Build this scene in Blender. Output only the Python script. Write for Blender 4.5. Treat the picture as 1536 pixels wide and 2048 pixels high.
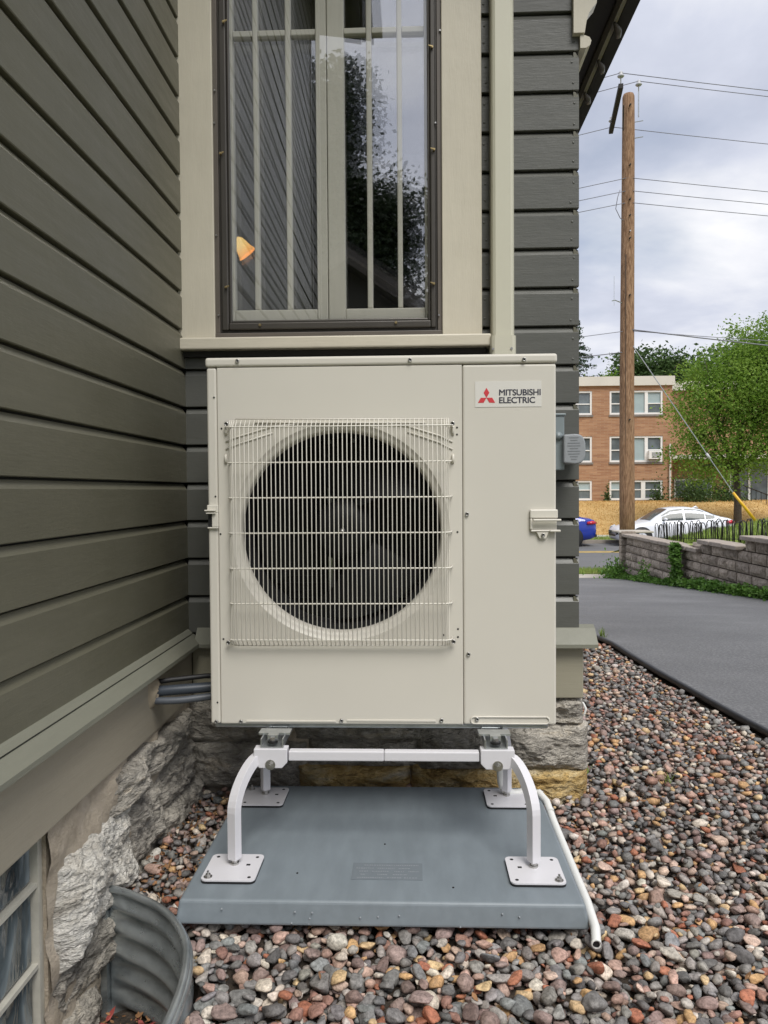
import bpy, bmesh, math, random
import numpy as np
from mathutils import Vector, Matrix, noise
random.seed(7); rng = np.random.default_rng(7)
for o in list(bpy.data.objects): bpy.data.objects.remove(o)
scene = bpy.context.scene
COL = scene.collection
R = math.radians

# ------------------------------------------------------------------ camera
FPX = 1538.0
yaw = math.atan(58/FPX); pitch = -math.atan(42/FPX); roll = R(0.4)
fw = Vector((-math.sin(yaw)*math.cos(pitch), math.cos(yaw)*math.cos(pitch), math.sin(pitch)))
r0 = fw.cross(Vector((0,0,1))).normalized(); u0 = r0.cross(fw)
rt = r0*math.cos(roll) - u0*math.sin(roll); up = rt.cross(fw)
CAM = Vector((0,0,1.0))
cd = bpy.data.cameras.new('camera'); cam = bpy.data.objects.new('camera', cd); COL.objects.link(cam)
cam.matrix_world = Matrix(((rt.x,up.x,-fw.x,CAM.x),(rt.y,up.y,-fw.y,CAM.y),(rt.z,up.z,-fw.z,CAM.z),(0,0,0,1)))
cd.sensor_fit = 'VERTICAL'; cd.sensor_height = 36.0; cd.lens = 36.0*FPX/2048
cd.clip_start = 0.05; cd.clip_end = 2000
scene.camera = cam
def at(px, py, Y):                       # the world X, Z of a measured point at depth Y
    d = fw + rt*((px-768)/FPX) - up*((py-1024)/FPX)
    p = CAM + d*(Y/d.y); return p.x, p.z

# ------------------------------------------------------------------ sky, sun, exposure
SUN_EL, SUN_AZ = R(54), R(158)           # azimuth clockwise from +Y: behind the camera, to the right
world = bpy.data.worlds.new('World'); scene.world = world; world.use_nodes = True
nt = world.node_tree; nd = nt.nodes; lk = nt.links
bg = nd['Background']
sky = nd.new('ShaderNodeTexSky'); sky.sky_type = 'NISHITA'; sky.sun_disc = False
sky.sun_elevation = SUN_EL; sky.sun_rotation = SUN_AZ; sky.air_density = 1.0; sky.dust_density = 1.5
tc = nd.new('ShaderNodeTexCoord'); sep = nd.new('ShaderNodeSeparateXYZ'); lk.new(tc.outputs['Generated'], sep.inputs[0])
def wmath(op, a, b=None):
    m = nd.new('ShaderNodeMath'); m.operation = op
    for i, v in enumerate((a, b)):
        if v is None: continue
        if isinstance(v, (int, float)): m.inputs[i].default_value = v
        else: lk.new(v, m.inputs[i])
    return m.outputs[0]
zz = wmath('ADD', wmath('MAXIMUM', sep.outputs[2], 0.0), 0.22)
cxy = nd.new('ShaderNodeCombineXYZ')
lk.new(wmath('DIVIDE', sep.outputs[0], zz), cxy.inputs[0]); lk.new(wmath('DIVIDE', sep.outputs[1], zz), cxy.inputs[1])
def wnoise(scale, detail, rough, off):
    mp = nd.new('ShaderNodeMapping'); mp.inputs['Location'].default_value = off; lk.new(cxy.outputs[0], mp.inputs[0])
    n = nd.new('ShaderNodeTexNoise'); n.inputs['Scale'].default_value = scale; n.inputs['Detail'].default_value = detail
    n.inputs['Roughness'].default_value = rough; n.inputs['Distortion'].default_value = 0.25; lk.new(mp.outputs[0], n.inputs[0]); return n.outputs['Fac']
def wramp(fac, stops):
    r = nd.new('ShaderNodeValToRGB'); e = r.color_ramp.elements
    while len(e) < len(stops): e.new(0.5)
    for k, (p, c) in enumerate(stops): e[k].position = p; e[k].color = (*c, 1)
    lk.new(fac, r.inputs[0]); return r.outputs[0]
tone = wramp(wnoise(1.9, 8, .55, (3.1, 1.7, 0)), [(.30, (4.6,4.95,6.0)), (.47, (6.0,6.3,7.3)), (.60, (7.6,7.75,8.3)), (.72, (9.0,9.0,9.2))])
cover = wramp(wnoise(1.1, 6, .5, (7.7, 4.2, 0)), [(.30, (.55,.55,.55)), (.45, (1,1,1))])
mx = nd.new('ShaderNodeMixRGB'); lk.new(cover, mx.inputs[0]); lk.new(sky.outputs[0], mx.inputs[1]); lk.new(tone, mx.inputs[2])
lk.new(mx.outputs[0], bg.inputs[0]); bg.inputs[1].default_value = 0.056
sd = bpy.data.lights.new('sun', 'SUN'); sd.energy = 1.5; sd.angle = R(30); sd.color = (1.0, .97, .92)
so = bpy.data.objects.new('sun', sd); COL.objects.link(so)
sdir = Vector((math.sin(SUN_AZ)*math.cos(SUN_EL), math.cos(SUN_AZ)*math.cos(SUN_EL), math.sin(SUN_EL)))
so.rotation_euler = sdir.to_track_quat('Z', 'Y').to_euler()
vs = scene.view_settings; vs.view_transform = 'Standard'; vs.look = 'None'; vs.exposure = 1.05; vs.gamma = 1.0; vs.use_curve_mapping = False

# ------------------------------------------------------------------ material helpers
def lin(r, g, b): return tuple(((c/255)/12.92 if c/255 <= .04045 else ((c/255+.055)/1.055)**2.4) for c in (r,g,b))
class NT:
    def __init__(s, name):
        s.m = bpy.data.materials.new(name); s.m.use_nodes = True; s.t = s.m.node_tree; s.n = s.t.nodes; s.l = s.t.links
        s.b = s.n['Principled BSDF']; s.pos = s.n.new('ShaderNodeNewGeometry').outputs['Position']
    def new(s, t): return s.n.new(t)
    def set(s, k, v):
        if hasattr(v, 'links'): s.l.new(v, s.b.inputs[k])
        else: s.b.inputs[k].default_value = v if not isinstance(v, tuple) or len(v) == 4 else (*v, 1)
    def vec(s, scale=(1,1,1), src=None):
        m = s.new('ShaderNodeMapping'); m.inputs['Scale'].default_value = scale; s.l.new(src or s.pos, m.inputs[0]); return m.outputs[0]
    def noise(s, scale, vec=None, detail=5, rough=.55, dist=0.0):
        n = s.new('ShaderNodeTexNoise'); n.inputs['Scale'].default_value = scale; n.inputs['Detail'].default_value = detail
        n.inputs['Roughness'].default_value = rough; n.inputs['Distortion'].default_value = dist; s.l.new(vec or s.pos, n.inputs[0]); return n.outputs['Fac']
    def ramp(s, fac, stops):
        r = s.new('ShaderNodeValToRGB'); e = r.color_ramp.elements
        while len(e) < len(stops): e.new(.5)
        for k, (p, c) in enumerate(stops): e[k].position = p; e[k].color = (*c, 1) if isinstance(c, tuple) else (c,c,c,1)
        s.l.new(fac, r.inputs[0]); return r.outputs[0]
    def mix(s, fac, a, b, mode='MIX'):
        m = s.new('ShaderNodeMixRGB'); m.blend_type = mode
        for i, v in enumerate((fac, a, b)):
            if hasattr(v, 'links'): s.l.new(v, m.inputs[i])
            else: m.inputs[i].default_value = v if isinstance(v, (int, float)) and i == 0 else (*v, 1) if isinstance(v, tuple) else (v,v,v,1)
        return m.outputs[0]
    def bump(s, h, strength=.3, dist=.01, chain=None):
        b = s.new('ShaderNodeBump'); b.inputs['Strength'].default_value = strength; b.inputs['Distance'].default_value = dist
        s.l.new(h, b.inputs['Height'])
        if chain: s.l.new(chain, b.inputs['Normal'])
        s.l.new(b.outputs[0], s.b.inputs['Normal']); return b.outputs[0]
def k3(c, f): return tuple(min(1, v*f) for v in c)
def mat(name, c, rough=.5, var=(6,.12), bump=None, stretch=(1,1,1), metal=0.0, spec=.5):
    t = NT(name); v = t.vec(stretch)
    t.set('Base Color', t.ramp(t.noise(var[0], v), [(.3, k3(c, 1-var[1])), (.7, k3(c, 1+var[1]))]) if var else c)
    t.set('Roughness', rough); t.set('Metallic', metal); t.set('Specular IOR Level', spec)
    if bump: t.bump(t.noise(bump[0], v, 6), bump[1], bump[2])
    return t.m
M = {}
def siding_mat(name, c, stretch):        # thick old paint over weathered wood: brush grain, cracks, blisters
    t = NT(name); v = t.vec(stretch)
    big = t.noise(1.5, None, 6, .6); t.set('Base Color', t.mix(.5, t.ramp(big, [(.3, k3(c,.84)), (.7, k3(c,1.14))]), t.ramp(t.noise(14, v, 6), [(.3, k3(c,.945)), (.75, k3(c,1.055))])))
    t.set('Roughness', t.ramp(t.noise(9, v), [(.3, .32), (.7, .48)])); t.set('Specular IOR Level', .45)
    b = t.bump(t.noise(38, v, 7, .65), .16, .004)
    b = t.bump(t.noise(13, None, 3), .18, .006, b)
    crack = t.ramp(t.noise(9, v, 8, .7, .8), [(.485, 0.0), (.5, 1.0), (.515, 0.0)])
    msk = t.ramp(t.noise(5, None, 2), [(.50, 0.0), (.60, 1.0)])
    t.bump(t.mix(1.0, crack, msk, 'MULTIPLY'), -.85, .005, b)
    return t.m
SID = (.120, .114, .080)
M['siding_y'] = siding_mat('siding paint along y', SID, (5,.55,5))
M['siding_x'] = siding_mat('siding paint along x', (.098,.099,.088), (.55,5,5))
M['siding_back'] = mat('dark sheathing', (.022,.021,.018), .9, None)
BEIGE = (.55, .51, .41)
M['trim_z'] = siding_mat('trim paint vertical', BEIGE, (7,7,.6))
M['trim_x'] = siding_mat('trim paint horizontal', BEIGE, (.6,7,7))
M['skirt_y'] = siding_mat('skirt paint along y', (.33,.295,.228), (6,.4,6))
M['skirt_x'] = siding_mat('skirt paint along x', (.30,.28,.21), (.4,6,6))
M['cap'] = siding_mat('cap paint', (.20,.20,.158), (5,.5,5))
M['sash'] = siding_mat('sash paint', (.60,.585,.50), (8,8,.5))
M['bronze'] = mat('bronze aluminium', (.062,.056,.048), .38, (4,.1), None, metal=.25)
M['brown_trim'] = mat('brown subsill', (.10,.085,.07), .5, (5,.15))
M['brass'] = mat('brass clip', (.42,.33,.17), .35, None, metal=.9)
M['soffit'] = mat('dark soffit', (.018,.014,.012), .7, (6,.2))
M['unit'] = mat('beige powder coat', (.63,.60,.53), .42, (1.6,.03), (900,.05,.0005))
M['unit_plastic'] = mat('beige plastic', (.66,.63,.555), .35, None)
M['wire'] = mat('coated wire', (.70,.67,.595), .38, None)
M['black'] = mat('black rubber', (.012,.012,.013), .55, None)
M['hole'] = mat('punched hole', (.006,.006,.006), .9, None)
M['fan'] = mat('fan plastic', (.0045,.005,.0055), .6, None, spec=.25)
M['coil'] = mat('coil fins', (.004,.004,.004), .6, None)
M['coil_line'] = mat('coil tube', (.035,.035,.033), .6, None)
M['screw'] = mat('zinc screw', (.48,.47,.45), .3, None, metal=.9)
M['galv'] = mat('galvanised steel', (.50,.52,.53), .38, (30,.16), None, metal=.85)
M['white_metal'] = mat('white powder coat', (.66,.65,.675), .32, (3,.02))
M['sticker'] = mat('sticker', (.70,.68,.63), .35, None)
M['red'] = mat('emblem red', (.62,.05,.06), .4, None)
M['ink'] = mat('lettering ink', (.035,.035,.055), .4, None)
M['duct'] = mat('cream duct plastic', (.535,.52,.415), .35, (3,.02))
M['grey_box'] = mat('grey enclosure', (.20,.235,.245), .42, (5,.05))
M['grey_cover'] = mat('grey cover', (.27,.285,.30), .45, (5,.04))
M['grey_ink'] = mat('cover lettering', (.17,.18,.19), .5, None)
M['conduit'] = mat('grey flexible conduit', (.045,.055,.07), .4, None)
M['conduit_pale'] = mat('worn grey conduit', (.085,.095,.11), .45, None)
M['pvc'] = mat('white pvc', (.76,.76,.73), .35, (8,.04))
M['putty'] = mat('putty', (.30,.25,.18), .85, (25,.2), (60,.5,.006))
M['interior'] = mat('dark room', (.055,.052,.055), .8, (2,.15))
M['wood_brown'] = mat('dark wood', (.10,.06,.035), .5, (8,.2))
M['bowl'] = mat('wooden bowl', (.33,.16,.08), .4, (12,.2))
# pad: blow moulded grey plastic
t = NT('grey pad plastic'); c = (.20,.232,.255)
t.set('Base Color', t.mix(.6, t.ramp(t.noise(3.5, None, 4), [(.3, k3(c,.9)), (.7, k3(c,1.1))]), t.ramp(t.noise(30, t.vec((1,.25,1)), 5), [(.35, k3(c,.88)), (.8, k3(c,1.18))])))
t.set('Roughness', t.ramp(t.noise(7, None, 4), [(.3,.30),(.7,.48)])); t.bump(t.noise(4, None, 3), .25, .01); M['pad'] = t.m
t = NT('pad label plastic'); t.set('Base Color', (.165,.19,.21)); t.set('Roughness', .5); M['pad_label'] = t.m
M['pad_mark'] = mat('pad embossing', (.27,.29,.31), .5, None)
# glass
def glass(name, ior, tint, wav=0.0):
    t = NT(name); t.n.remove(t.b); out = t.n['Material Output']
    tr = t.new('ShaderNodeBsdfTransparent'); tr.inputs[0].default_value = (*tint, 1)
    gl = t.new('ShaderNodeBsdfGlossy'); gl.inputs['Roughness'].default_value = 0.0
    lw_ = t.new('ShaderNodeLayerWeight'); lw_.inputs['Blend'].default_value = .5
    pw_ = t.new('ShaderNodeMath'); pw_.operation = 'POWER'; pw_.inputs[1].default_value = 4.0; t.l.new(lw_.outputs['Facing'], pw_.inputs[0])
    fr = t.new('ShaderNodeMapRange'); fr.inputs['To Min'].default_value = ior; fr.inputs['To Max'].default_value = 1.0; t.l.new(pw_.outputs[0], fr.inputs['Value'])
    if wav:
        b = t.new('ShaderNodeBump'); b.inputs['Strength'].default_value = wav; b.inputs['Distance'].default_value = .01
        t.l.new(t.noise(3.5, None, 2), b.inputs['Height']); t.l.new(b.outputs[0], gl.inputs['Normal'])
    mxs = t.new('ShaderNodeMixShader'); t.l.new(fr.outputs[0], mxs.inputs[0]); t.l.new(tr.outputs[0], mxs.inputs[1]); t.l.new(gl.outputs[0], mxs.inputs[2])
    t.l.new(mxs.outputs[0], out.inputs[0]); return t.m
M['storm_glass'] = glass('storm glass', .26, (.95,.955,.96), .006)
M['pane_glass'] = glass('old pane glass', .66, (.85,.87,.88), .012)
M['car_glass'] = mat('car glass', (.06,.072,.07), .10, None, spec=.35)
M['far_glass'] = mat('apartment glass', (.12,.14,.15), .12, (1.5,.4), spec=.8)
M['far_glass_pale'] = mat('apartment glass with pale blind', (.36,.44,.45), .15, (1.2,.12))
t = NT('glass block'); v = t.vec((1,1,1))
w = t.noise(9, t.vec((1,1,.45)), 2, .4, 1.6)
t.set('Base Color', t.ramp(w, [(.3,(.035,.046,.052)), (.5,(.11,.135,.145)), (.7,(.26,.30,.31))])); t.set('Roughness', .12); t.bump(w, .9, .03); M['glass_block'] = t.m
M['block_mortar'] = mat('pale mortar', (.50,.48,.41), .8, (20,.12), (60,.3,.004))
# limestone
def chips(t, scale, v):
    d = t.new('ShaderNodeTexVoronoi'); d.feature = 'F1'; d.inputs['Scale'].default_value = scale; d.inputs['Randomness'].default_value = 1.0
    w = t.new('ShaderNodeMixRGB'); w.blend_type = 'LINEAR_LIGHT'; w.inputs[0].default_value = .10
    n = t.new('ShaderNodeTexNoise'); n.inputs['Scale'].default_value = 9; n.inputs['Detail'].default_value = 6; t.l.new(v, n.inputs[0])
    t.l.new(v, w.inputs[1]); t.l.new(n.outputs['Color'], w.inputs[2]); t.l.new(w.outputs[0], d.inputs['Vector']); return d.outputs['Distance']
def rock_mat(name, c1, c2, c3, c4):
    t = NT(name); v = t.vec((1,1,2.6))
    a = t.ramp(t.noise(7, v, 8, .65, .6), [(.3,c1), (.45,c2), (.58,c3), (.72,c4)])
    cr = t.ramp(t.noise(17, v, 8, .7, 1.0), [(.38, .62), (.48, 1.0)])
    t.set('Base Color', t.mix(.8, a, cr, 'MULTIPLY')); t.set('Roughness', .9); t.set('Specular IOR Level', .25)
    b = t.bump(t.noise(22, v, 9, .68, .7), .85, .022); b = t.bump(chips(t, 24, v), .8, .018, b); b = t.bump(chips(t, 60, v), .7, .007, b); t.bump(t.noise(130, v, 5, .6), .6, .005, b); return t.m
M['rock_pale'] = rock_mat('pale limestone', (.40,.36,.30), (.70,.66,.58), (.80,.77,.70), (.84,.79,.68))
M['rock_grey'] = rock_mat('grey limestone', (.22,.195,.16), (.41,.38,.33), (.54,.50,.43), (.64,.55,.42))
M['rock_ochre'] = rock_mat('ochre limestone', (.24,.15,.06), (.60,.41,.16), (.68,.54,.30), (.66,.60,.48))
t = NT('lime mortar'); t.set('Base Color', t.ramp(t.noise(9, None, 6), [(.3,(.30,.25,.19)), (.5,(.44,.375,.29)), (.7,(.54,.47,.38))])); t.set('Roughness', .95); t.bump(t.noise(40, None, 8, .7), .8, .012); M['mortar'] = t.m
t = NT('soil'); t.set('Base Color', t.ramp(t.noise(30, None, 6), [(.35,(.035,.027,.02)), (.7,(.10,.075,.055))])); t.set('Roughness', .95); t.bump(t.noise(60, None, 6), 1, .02); M['soil'] = t.m
# river stones
def stone_mat(name, node):
    t = NT(name)
    if node == 'attr': a = t.new('ShaderNodeAttribute'); a.attribute_name = 'col'; c = a.outputs['Color']
    else: c = t.new('ShaderNodeObjectInfo').outputs['Color']
    sp = t.ramp(t.noise(160, None, 5, .7), [(.36,.62), (.5,1.0), (.66,1.32)])
    bl = t.ramp(t.noise(38, None, 4, .6, 1.0), [(.35,.74), (.65,1.18)])
    t.set('Base Color', t.mix(1, t.mix(1, c, sp, 'MULTIPLY'), bl, 'MULTIPLY')); t.set('Roughness', t.ramp(t.noise(50), [(.3,.55),(.7,.82)])); t.set('Specular IOR Level', .3)
    b = t.bump(t.noise(70, None, 4), .35, .006); t.bump(t.noise(320, None, 3), .25, .0012, b); return t.m
M['stone_attr'] = stone_mat('river stone mass', 'attr'); M['stone_obj'] = stone_mat('river stone', 'obj')
t = NT('window well steel'); v = t.vec((1,1,3))
t.set('Base Color', t.ramp(t.noise(11, v, 6), [(.3,(.28,.31,.32)), (.6,(.52,.56,.57)), (.75,(.62,.66,.67))])); t.set('Metallic', .8); t.set('Roughness', t.ramp(t.noise(18, v), [(.3,.24),(.7,.4)])); M['well'] = t.m
# asphalt & street
t = NT('driveway asphalt'); v = t.vec((.7,1.0,1))
t.set('Base Color', t.mix(.6, t.ramp(t.noise(1.1, v, 8, .66, .3), [(.34,(.085,.085,.09)), (.5,(.135,.135,.14)), (.68,(.225,.225,.23))]), t.ramp(t.noise(70, None, 6, .75), [(.32,(.05,.05,.052)), (.5,(.13,.13,.133)), (.68,(.30,.30,.29))]))); t.set('Roughness', .62)
t.bump(t.noise(240, None, 4), .5, .004); M['asphalt'] = t.m
t = NT('street asphalt'); t.set('Base Color', t.mix(.6, t.ramp(t.noise(.6, t.vec((.3,1.6,1)), 5), [(.3,(.10,.10,.103)), (.7,(.175,.175,.175))]), t.ramp(t.noise(60), [(.3,(.1,.1,.1)),(.7,(.17,.17,.17))]))); t.set('Roughness', .8); M['street'] = t.m
M['yellow'] = mat('yellow paint', (.52,.36,.10), .7, (4,.2))
M['yellow_plastic'] = mat('yellow plastic', (.72,.42,.02), .4, None)
M['concrete'] = mat('concrete', (.46,.42,.36), .85, (3,.12), (60,.2,.003))
M['kerb'] = mat('kerb concrete', (.33,.29,.25), .85, (3,.15))
M['edging'] = mat('black plastic edging', (.022,.022,.024), .42, (10,.2))
def grass_ground(name, stops, s):
    t = NT(name); t.set('Base Color', t.mix(.55, t.ramp(t.noise(s, t.vec((1,.5,1)), 6, .6), stops), t.ramp(t.noise(s*14, None, 5), stops))); t.set('Roughness', .95); t.set('Specular IOR Level', .1); t.bump(t.noise(s*22, None, 4), .8, .05); return t.m
M['dry_grass'] = grass_ground('dry lawn', [(.3,(.30,.20,.07)), (.5,(.54,.35,.14)), (.7,(.68,.49,.24))], .55)
M['green_grass'] = grass_ground('green lawn', [(.3,(.12,.17,.03)), (.5,(.24,.31,.08)), (.72,(.38,.42,.16))], .7)
M['verge'] = grass_ground('verge grass', [(.3,(.09,.12,.03)), (.5,(.17,.22,.06)), (.72,(.34,.31,.13))], .9)
M['ground'] = mat('far ground', (.12,.13,.06), .95, (.3,.2))
t = NT('tan roman brick'); s_ = t.new('ShaderNodeSeparateXYZ'); t.l.new(t.pos, s_.inputs[0]); cb = t.new('ShaderNodeCombineXYZ')
ad = t.new('ShaderNodeMath'); ad.operation = 'ADD'; t.l.new(s_.outputs[0], ad.inputs[0]); t.l.new(s_.outputs[1], ad.inputs[1])
t.l.new(ad.outputs[0], cb.inputs[0]); t.l.new(s_.outputs[2], cb.inputs[1])
br = t.new('ShaderNodeTexBrick'); t.l.new(cb.outputs[0], br.inputs['Vector']); br.inputs['Scale'].default_value = 1.0
br.inputs['Brick Width'].default_value = .42; br.inputs['Row Height'].default_value = .088; br.inputs['Mortar Size'].default_value = .010; br.inputs['Bias'].default_value = -.1
br.inputs['Color1'].default_value = (.27,.125,.065,1); br.inputs['Color2'].default_value = (.46,.27,.15,1); br.inputs['Mortar'].default_value = (.36,.28,.20,1)
t.set('Base Color', t.mix(.45, br.outputs['Color'], t.ramp(t.noise(2.2, t.vec((.35,.35,3.2)), 5), [(.3,(.25,.12,.065)), (.5,(.36,.19,.10)), (.72,(.50,.30,.17))]))); t.set('Roughness', .9); M['brick'] = t.m
M['fascia'] = mat('pale fascia', (.60,.57,.50), .7, (1,.06))
M['white_frame'] = mat('white window frame', (.78,.77,.74), .5, None)
M['stone_sill'] = mat('grey sill', (.20,.18,.16), .8, (4,.2))
t = NT('retaining block'); oi = t.new('ShaderNodeObjectInfo')
t.set('Base Color', t.mix(1, t.ramp(t.noise(16, None, 7, .7), [(.3,(.20,.165,.13)), (.5,(.42,.355,.295)), (.7,(.60,.52,.44))]), t.ramp(oi.outputs['Random'], [(0,.72),(1,1.18)]), 'MULTIPLY')); t.set('Roughness', .95); t.bump(t.noise(34, None, 7, .7), 1, .03); M['block'] = t.m
M['cap_block'] = mat('block cap', (.36,.31,.265), .95, (12,.2), (60,.6,.01))
M['iron'] = mat('black iron', (.012,.012,.012), .45, None)
t = NT('pole wood'); v = t.vec((6,6,.5))
t.set('Base Color', t.mix(.7, t.ramp(t.noise(3.2, v, 8, .68), [(.3,(.10,.048,.022)), (.45,(.26,.135,.065)), (.7,(.40,.25,.15))]), t.ramp(t.noise(13, v, 6), [(.4,(.12,.06,.03)), (.6,(.40,.25,.15))]))); t.set('Roughness', .9); t.bump(t.noise(9, v, 6), .8, .03); M['pole'] = t.m
M['arm'] = mat('dark crossarm', (.028,.025,.024), .8, (4,.3))
M['cable'] = mat('cable', (.20,.20,.23), .6, None)
M['porcelain'] = mat('porcelain', (.50,.50,.52), .3, None)
M['bark'] = mat('bark', (.075,.06,.045), .95, (10,.3), (20,.8,.03))
def leaf_mat(name, stops, tr=.35, s=.9):
    t = NT(name); t.set('Base Color', t.mix(.5, t.ramp(t.noise(s, None, 3), stops), t.ramp(t.noise(s*9, None, 2), stops))); t.set('Roughness', .55); t.set('Specular IOR Level', .3)
    td = t.new('ShaderNodeBsdfTranslucent'); t.l.new(t.b.inputs['Base Color'].links[0].from_socket, td.inputs[0])
    ms = t.new('ShaderNodeMixShader'); ms.inputs[0].default_value = tr; t.l.new(t.b.outputs[0], ms.inputs[1]); t.l.new(td.outputs[0], ms.inputs[2]); t.l.new(ms.outputs[0], t.n['Material Output'].inputs[0]); return t.m
M['leaf_elm'] = leaf_mat('elm leaf', [(.3,(.055,.13,.018)), (.5,(.165,.29,.035)), (.68,(.34,.47,.09))], .45)
M['leaf_dark'] = leaf_mat('dark leaf', [(.3,(.035,.075,.018)), (.5,(.06,.11,.03)), (.7,(.10,.16,.045))], .3)
M['leaf_yard'] = leaf_mat('shaded yard leaf', [(.3,(.012,.022,.008)), (.7,(.03,.05,.016))], .12)  # silhouette darkness of the reflected tree is put into the leaf colour
M['leaf_spruce'] = leaf_mat('spruce needles', [(.3,(.02,.04,.02)), (.7,(.05,.085,.045))], .1)
M['leaf_vine'] = leaf_mat('vine leaf', [(.3,(.05,.13,.02)), (.5,(.09,.20,.03)), (.7,(.17,.30,.06))], .3, 5)
M['grass_blade'] = leaf_mat('grass blade', [(.3,(.14,.22,.04)), (.6,(.27,.36,.08)), (.75,(.44,.42,.18))], .3, 3)
M['dry_blade'] = leaf_mat('dry grass blade', [(.3,(.36,.24,.08)), (.5,(.62,.40,.15)), (.72,(.80,.60,.30))], .2, 1.5)
M['dead_leaf'] = mat('dead leaf', (.26,.135,.06), .8, (20,.5))
M['red_leaf'] = mat('red leaf', (.30,.06,.05), .7, (20,.3))
M['white_paint'] = mat('white car paint', (.74,.76,.80), .18, None, spec=.6)
M['blue_paint'] = mat('blue car paint', (.012,.035,.30), .15, None, spec=.7)
M['tyre'] = mat('tyre', (.016,.016,.016), .8, None)
M['rim'] = mat('alloy rim', (.45,.46,.48), .3, None, metal=.8)
M['tail'] = mat('tail light', (.50,.02,.04), .2, None)
M['lens'] = mat('headlight', (.5,.52,.55), .1, None)
M['garage_wall'] = mat('dark garage siding', (.045,.042,.038), .8, (3,.2))
M['roof'] = mat('dark shingle', (.05,.046,.044), .9, (5,.3))
t = NT('lit lamp glass'); vd = t.new('ShaderNodeVectorMath'); vd.operation = 'DISTANCE'; t.l.new(t.pos, vd.inputs[0]); vd.inputs[1].default_value = (-.735,3.29,2.063)
t.set('Base Color', (.8,.4,.12)); t.set('Emission Color', t.ramp(vd.outputs['Value'], [(.02,(1.0,.66,.20)), (.05,(.98,.44,.09)), (.09,(.80,.30,.07))])); t.set('Emission Strength', 1.5); M['lamp_glass'] = t.m

# ------------------------------------------------------------------ object helpers
ROOTLOC = {}
def link(name, me, material, parent=None, smooth=False):
    if material is not None and not me.materials: me.materials.append(M[material])
    if smooth: me.polygons.foreach_set('use_smooth', [True]*len(me.polygons))
    o = bpy.data.objects.new(name, me); COL.objects.link(o)
    if parent is not None: adopt(o, parent)
    return o
def adopt(o, parent):
    o.parent = parent; o.matrix_parent_inverse = wmat(parent).inverted()
def wmat(o):                               # world matrix without waiting for the depsgraph
    m = o.matrix_basis.copy()
    if o.parent: m = wmat(o.parent) @ o.matrix_parent_inverse @ m
    return m
def tag(o, label=None, cat=None, group=None, kind=None):
    if label: o['label'] = label
    if cat: o['category'] = cat
    if group: o['group'] = group
    if kind: o['kind'] = kind
    return o
def thing(name, label, cat, loc=(0,0,0), group=None, rz=0.0):
    o = bpy.data.objects.new(name, None); COL.objects.link(o); o.location = loc; o.rotation_euler = (0,0,rz); o.empty_display_size = .1
    return tag(o, label, cat, group)
class MB:
    def __init__(s): s.v = []; s.f = []
    def add(s, vs, fs):
        n = len(s.v); s.v += [tuple(p) for p in vs]; s.f += [tuple(i+n for i in f) for f in fs]; return s
    def box(s, x0,x1,y0,y1,z0,z1):
        return s.add([(x0,y0,z0),(x1,y0,z0),(x1,y1,z0),(x0,y1,z0),(x0,y0,z1),(x1,y0,z1),(x1,y1,z1),(x0,y1,z1)],
                     [(0,3,2,1),(4,5,6,7),(0,1,5,4),(1,2,6,5),(2,3,7,6),(3,0,4,7)])
    def tube(s, pts, r, n=8, cap=True, sq=False):
        pts = [Vector(p) for p in pts]; rs = r if isinstance(r, (list, tuple)) else [r]*len(pts)
        T = [(pts[min(i+1,len(pts)-1)]-pts[max(i-1,0)]).normalized() for i in range(len(pts))]
        a = Vector((0,0,1)) if abs(T[0].z) < .9 else Vector((0,1,0))
        N = (a - T[0]*a.dot(T[0])).normalized(); vs = []
        if sq: n = 4
        for i, p in enumerate(pts):
            N = (N - T[i]*N.dot(T[i])).normalized(); B = T[i].cross(N)
            for k in range(n):
                an = 2*math.pi*(k+(.5 if sq else 0))/n; vs.append(p + (N*math.cos(an)+B*math.sin(an))*rs[i]*(1.414 if sq else 1))
        fs = [(i*n+k, i*n+(k+1)%n, (i+1)*n+(k+1)%n, (i+1)*n+k) for i in range(len(pts)-1) for k in range(n)]
        if cap: fs += [tuple(range(n-1,-1,-1)), tuple((len(pts)-1)*n+k for k in range(n))]
        return s.add(vs, fs)
    def lathe(s, prof, c=(0,0,0), axis='z', n=24, cap=False):     # prof: (r, h)
        vs = []
        for r, h in prof:
            for k in range(n):
                a = 2*math.pi*k/n; u, v = r*math.cos(a), r*math.sin(a)
                p = (u,v,h) if axis == 'z' else (u,h,v) if axis == 'y' else (h,u,v)
                vs.append((p[0]+c[0], p[1]+c[1], p[2]+c[2]))
        m = len(prof); fs = [(i*n+k, i*n+(k+1)%n, (i+1)*n+(k+1)%n, (i+1)*n+k) for i in range(m-1) for k in range(n)]
        if cap: fs += [tuple(range(n)), tuple((m-1)*n+k for k in range(n))]
        return s.add(vs, fs)
    def prism(s, poly, a0, a1, axis='y'):      # poly of (u, v); extruded along axis
        def P(u, v, a): return (u,a,v) if axis == 'y' else (a,u,v) if axis == 'x' else (u,v,a)
        n = len(poly); vs = [P(u,v,a0) for u,v in poly] + [P(u,v,a1) for u,v in poly]
        return s.add(vs, [tuple(range(n)), tuple(range(2*n-1,n-1,-1))] + [(k,(k+1)%n,n+(k+1)%n,n+k) for k in range(n)])
    def mesh(s, name='m', fix=True):
        me = bpy.data.meshes.new(name); me.from_pydata(s.v, [], s.f); me.update()
        if fix:
            bm = bmesh.new(); bm.from_mesh(me); bmesh.ops.recalc_face_normals(bm, faces=bm.faces); bm.to_mesh(me); bm.free()
        return me
    def build(s, name, material, parent=None, smooth=False): return link(name, s.mesh(name), material, parent, smooth)
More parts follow.
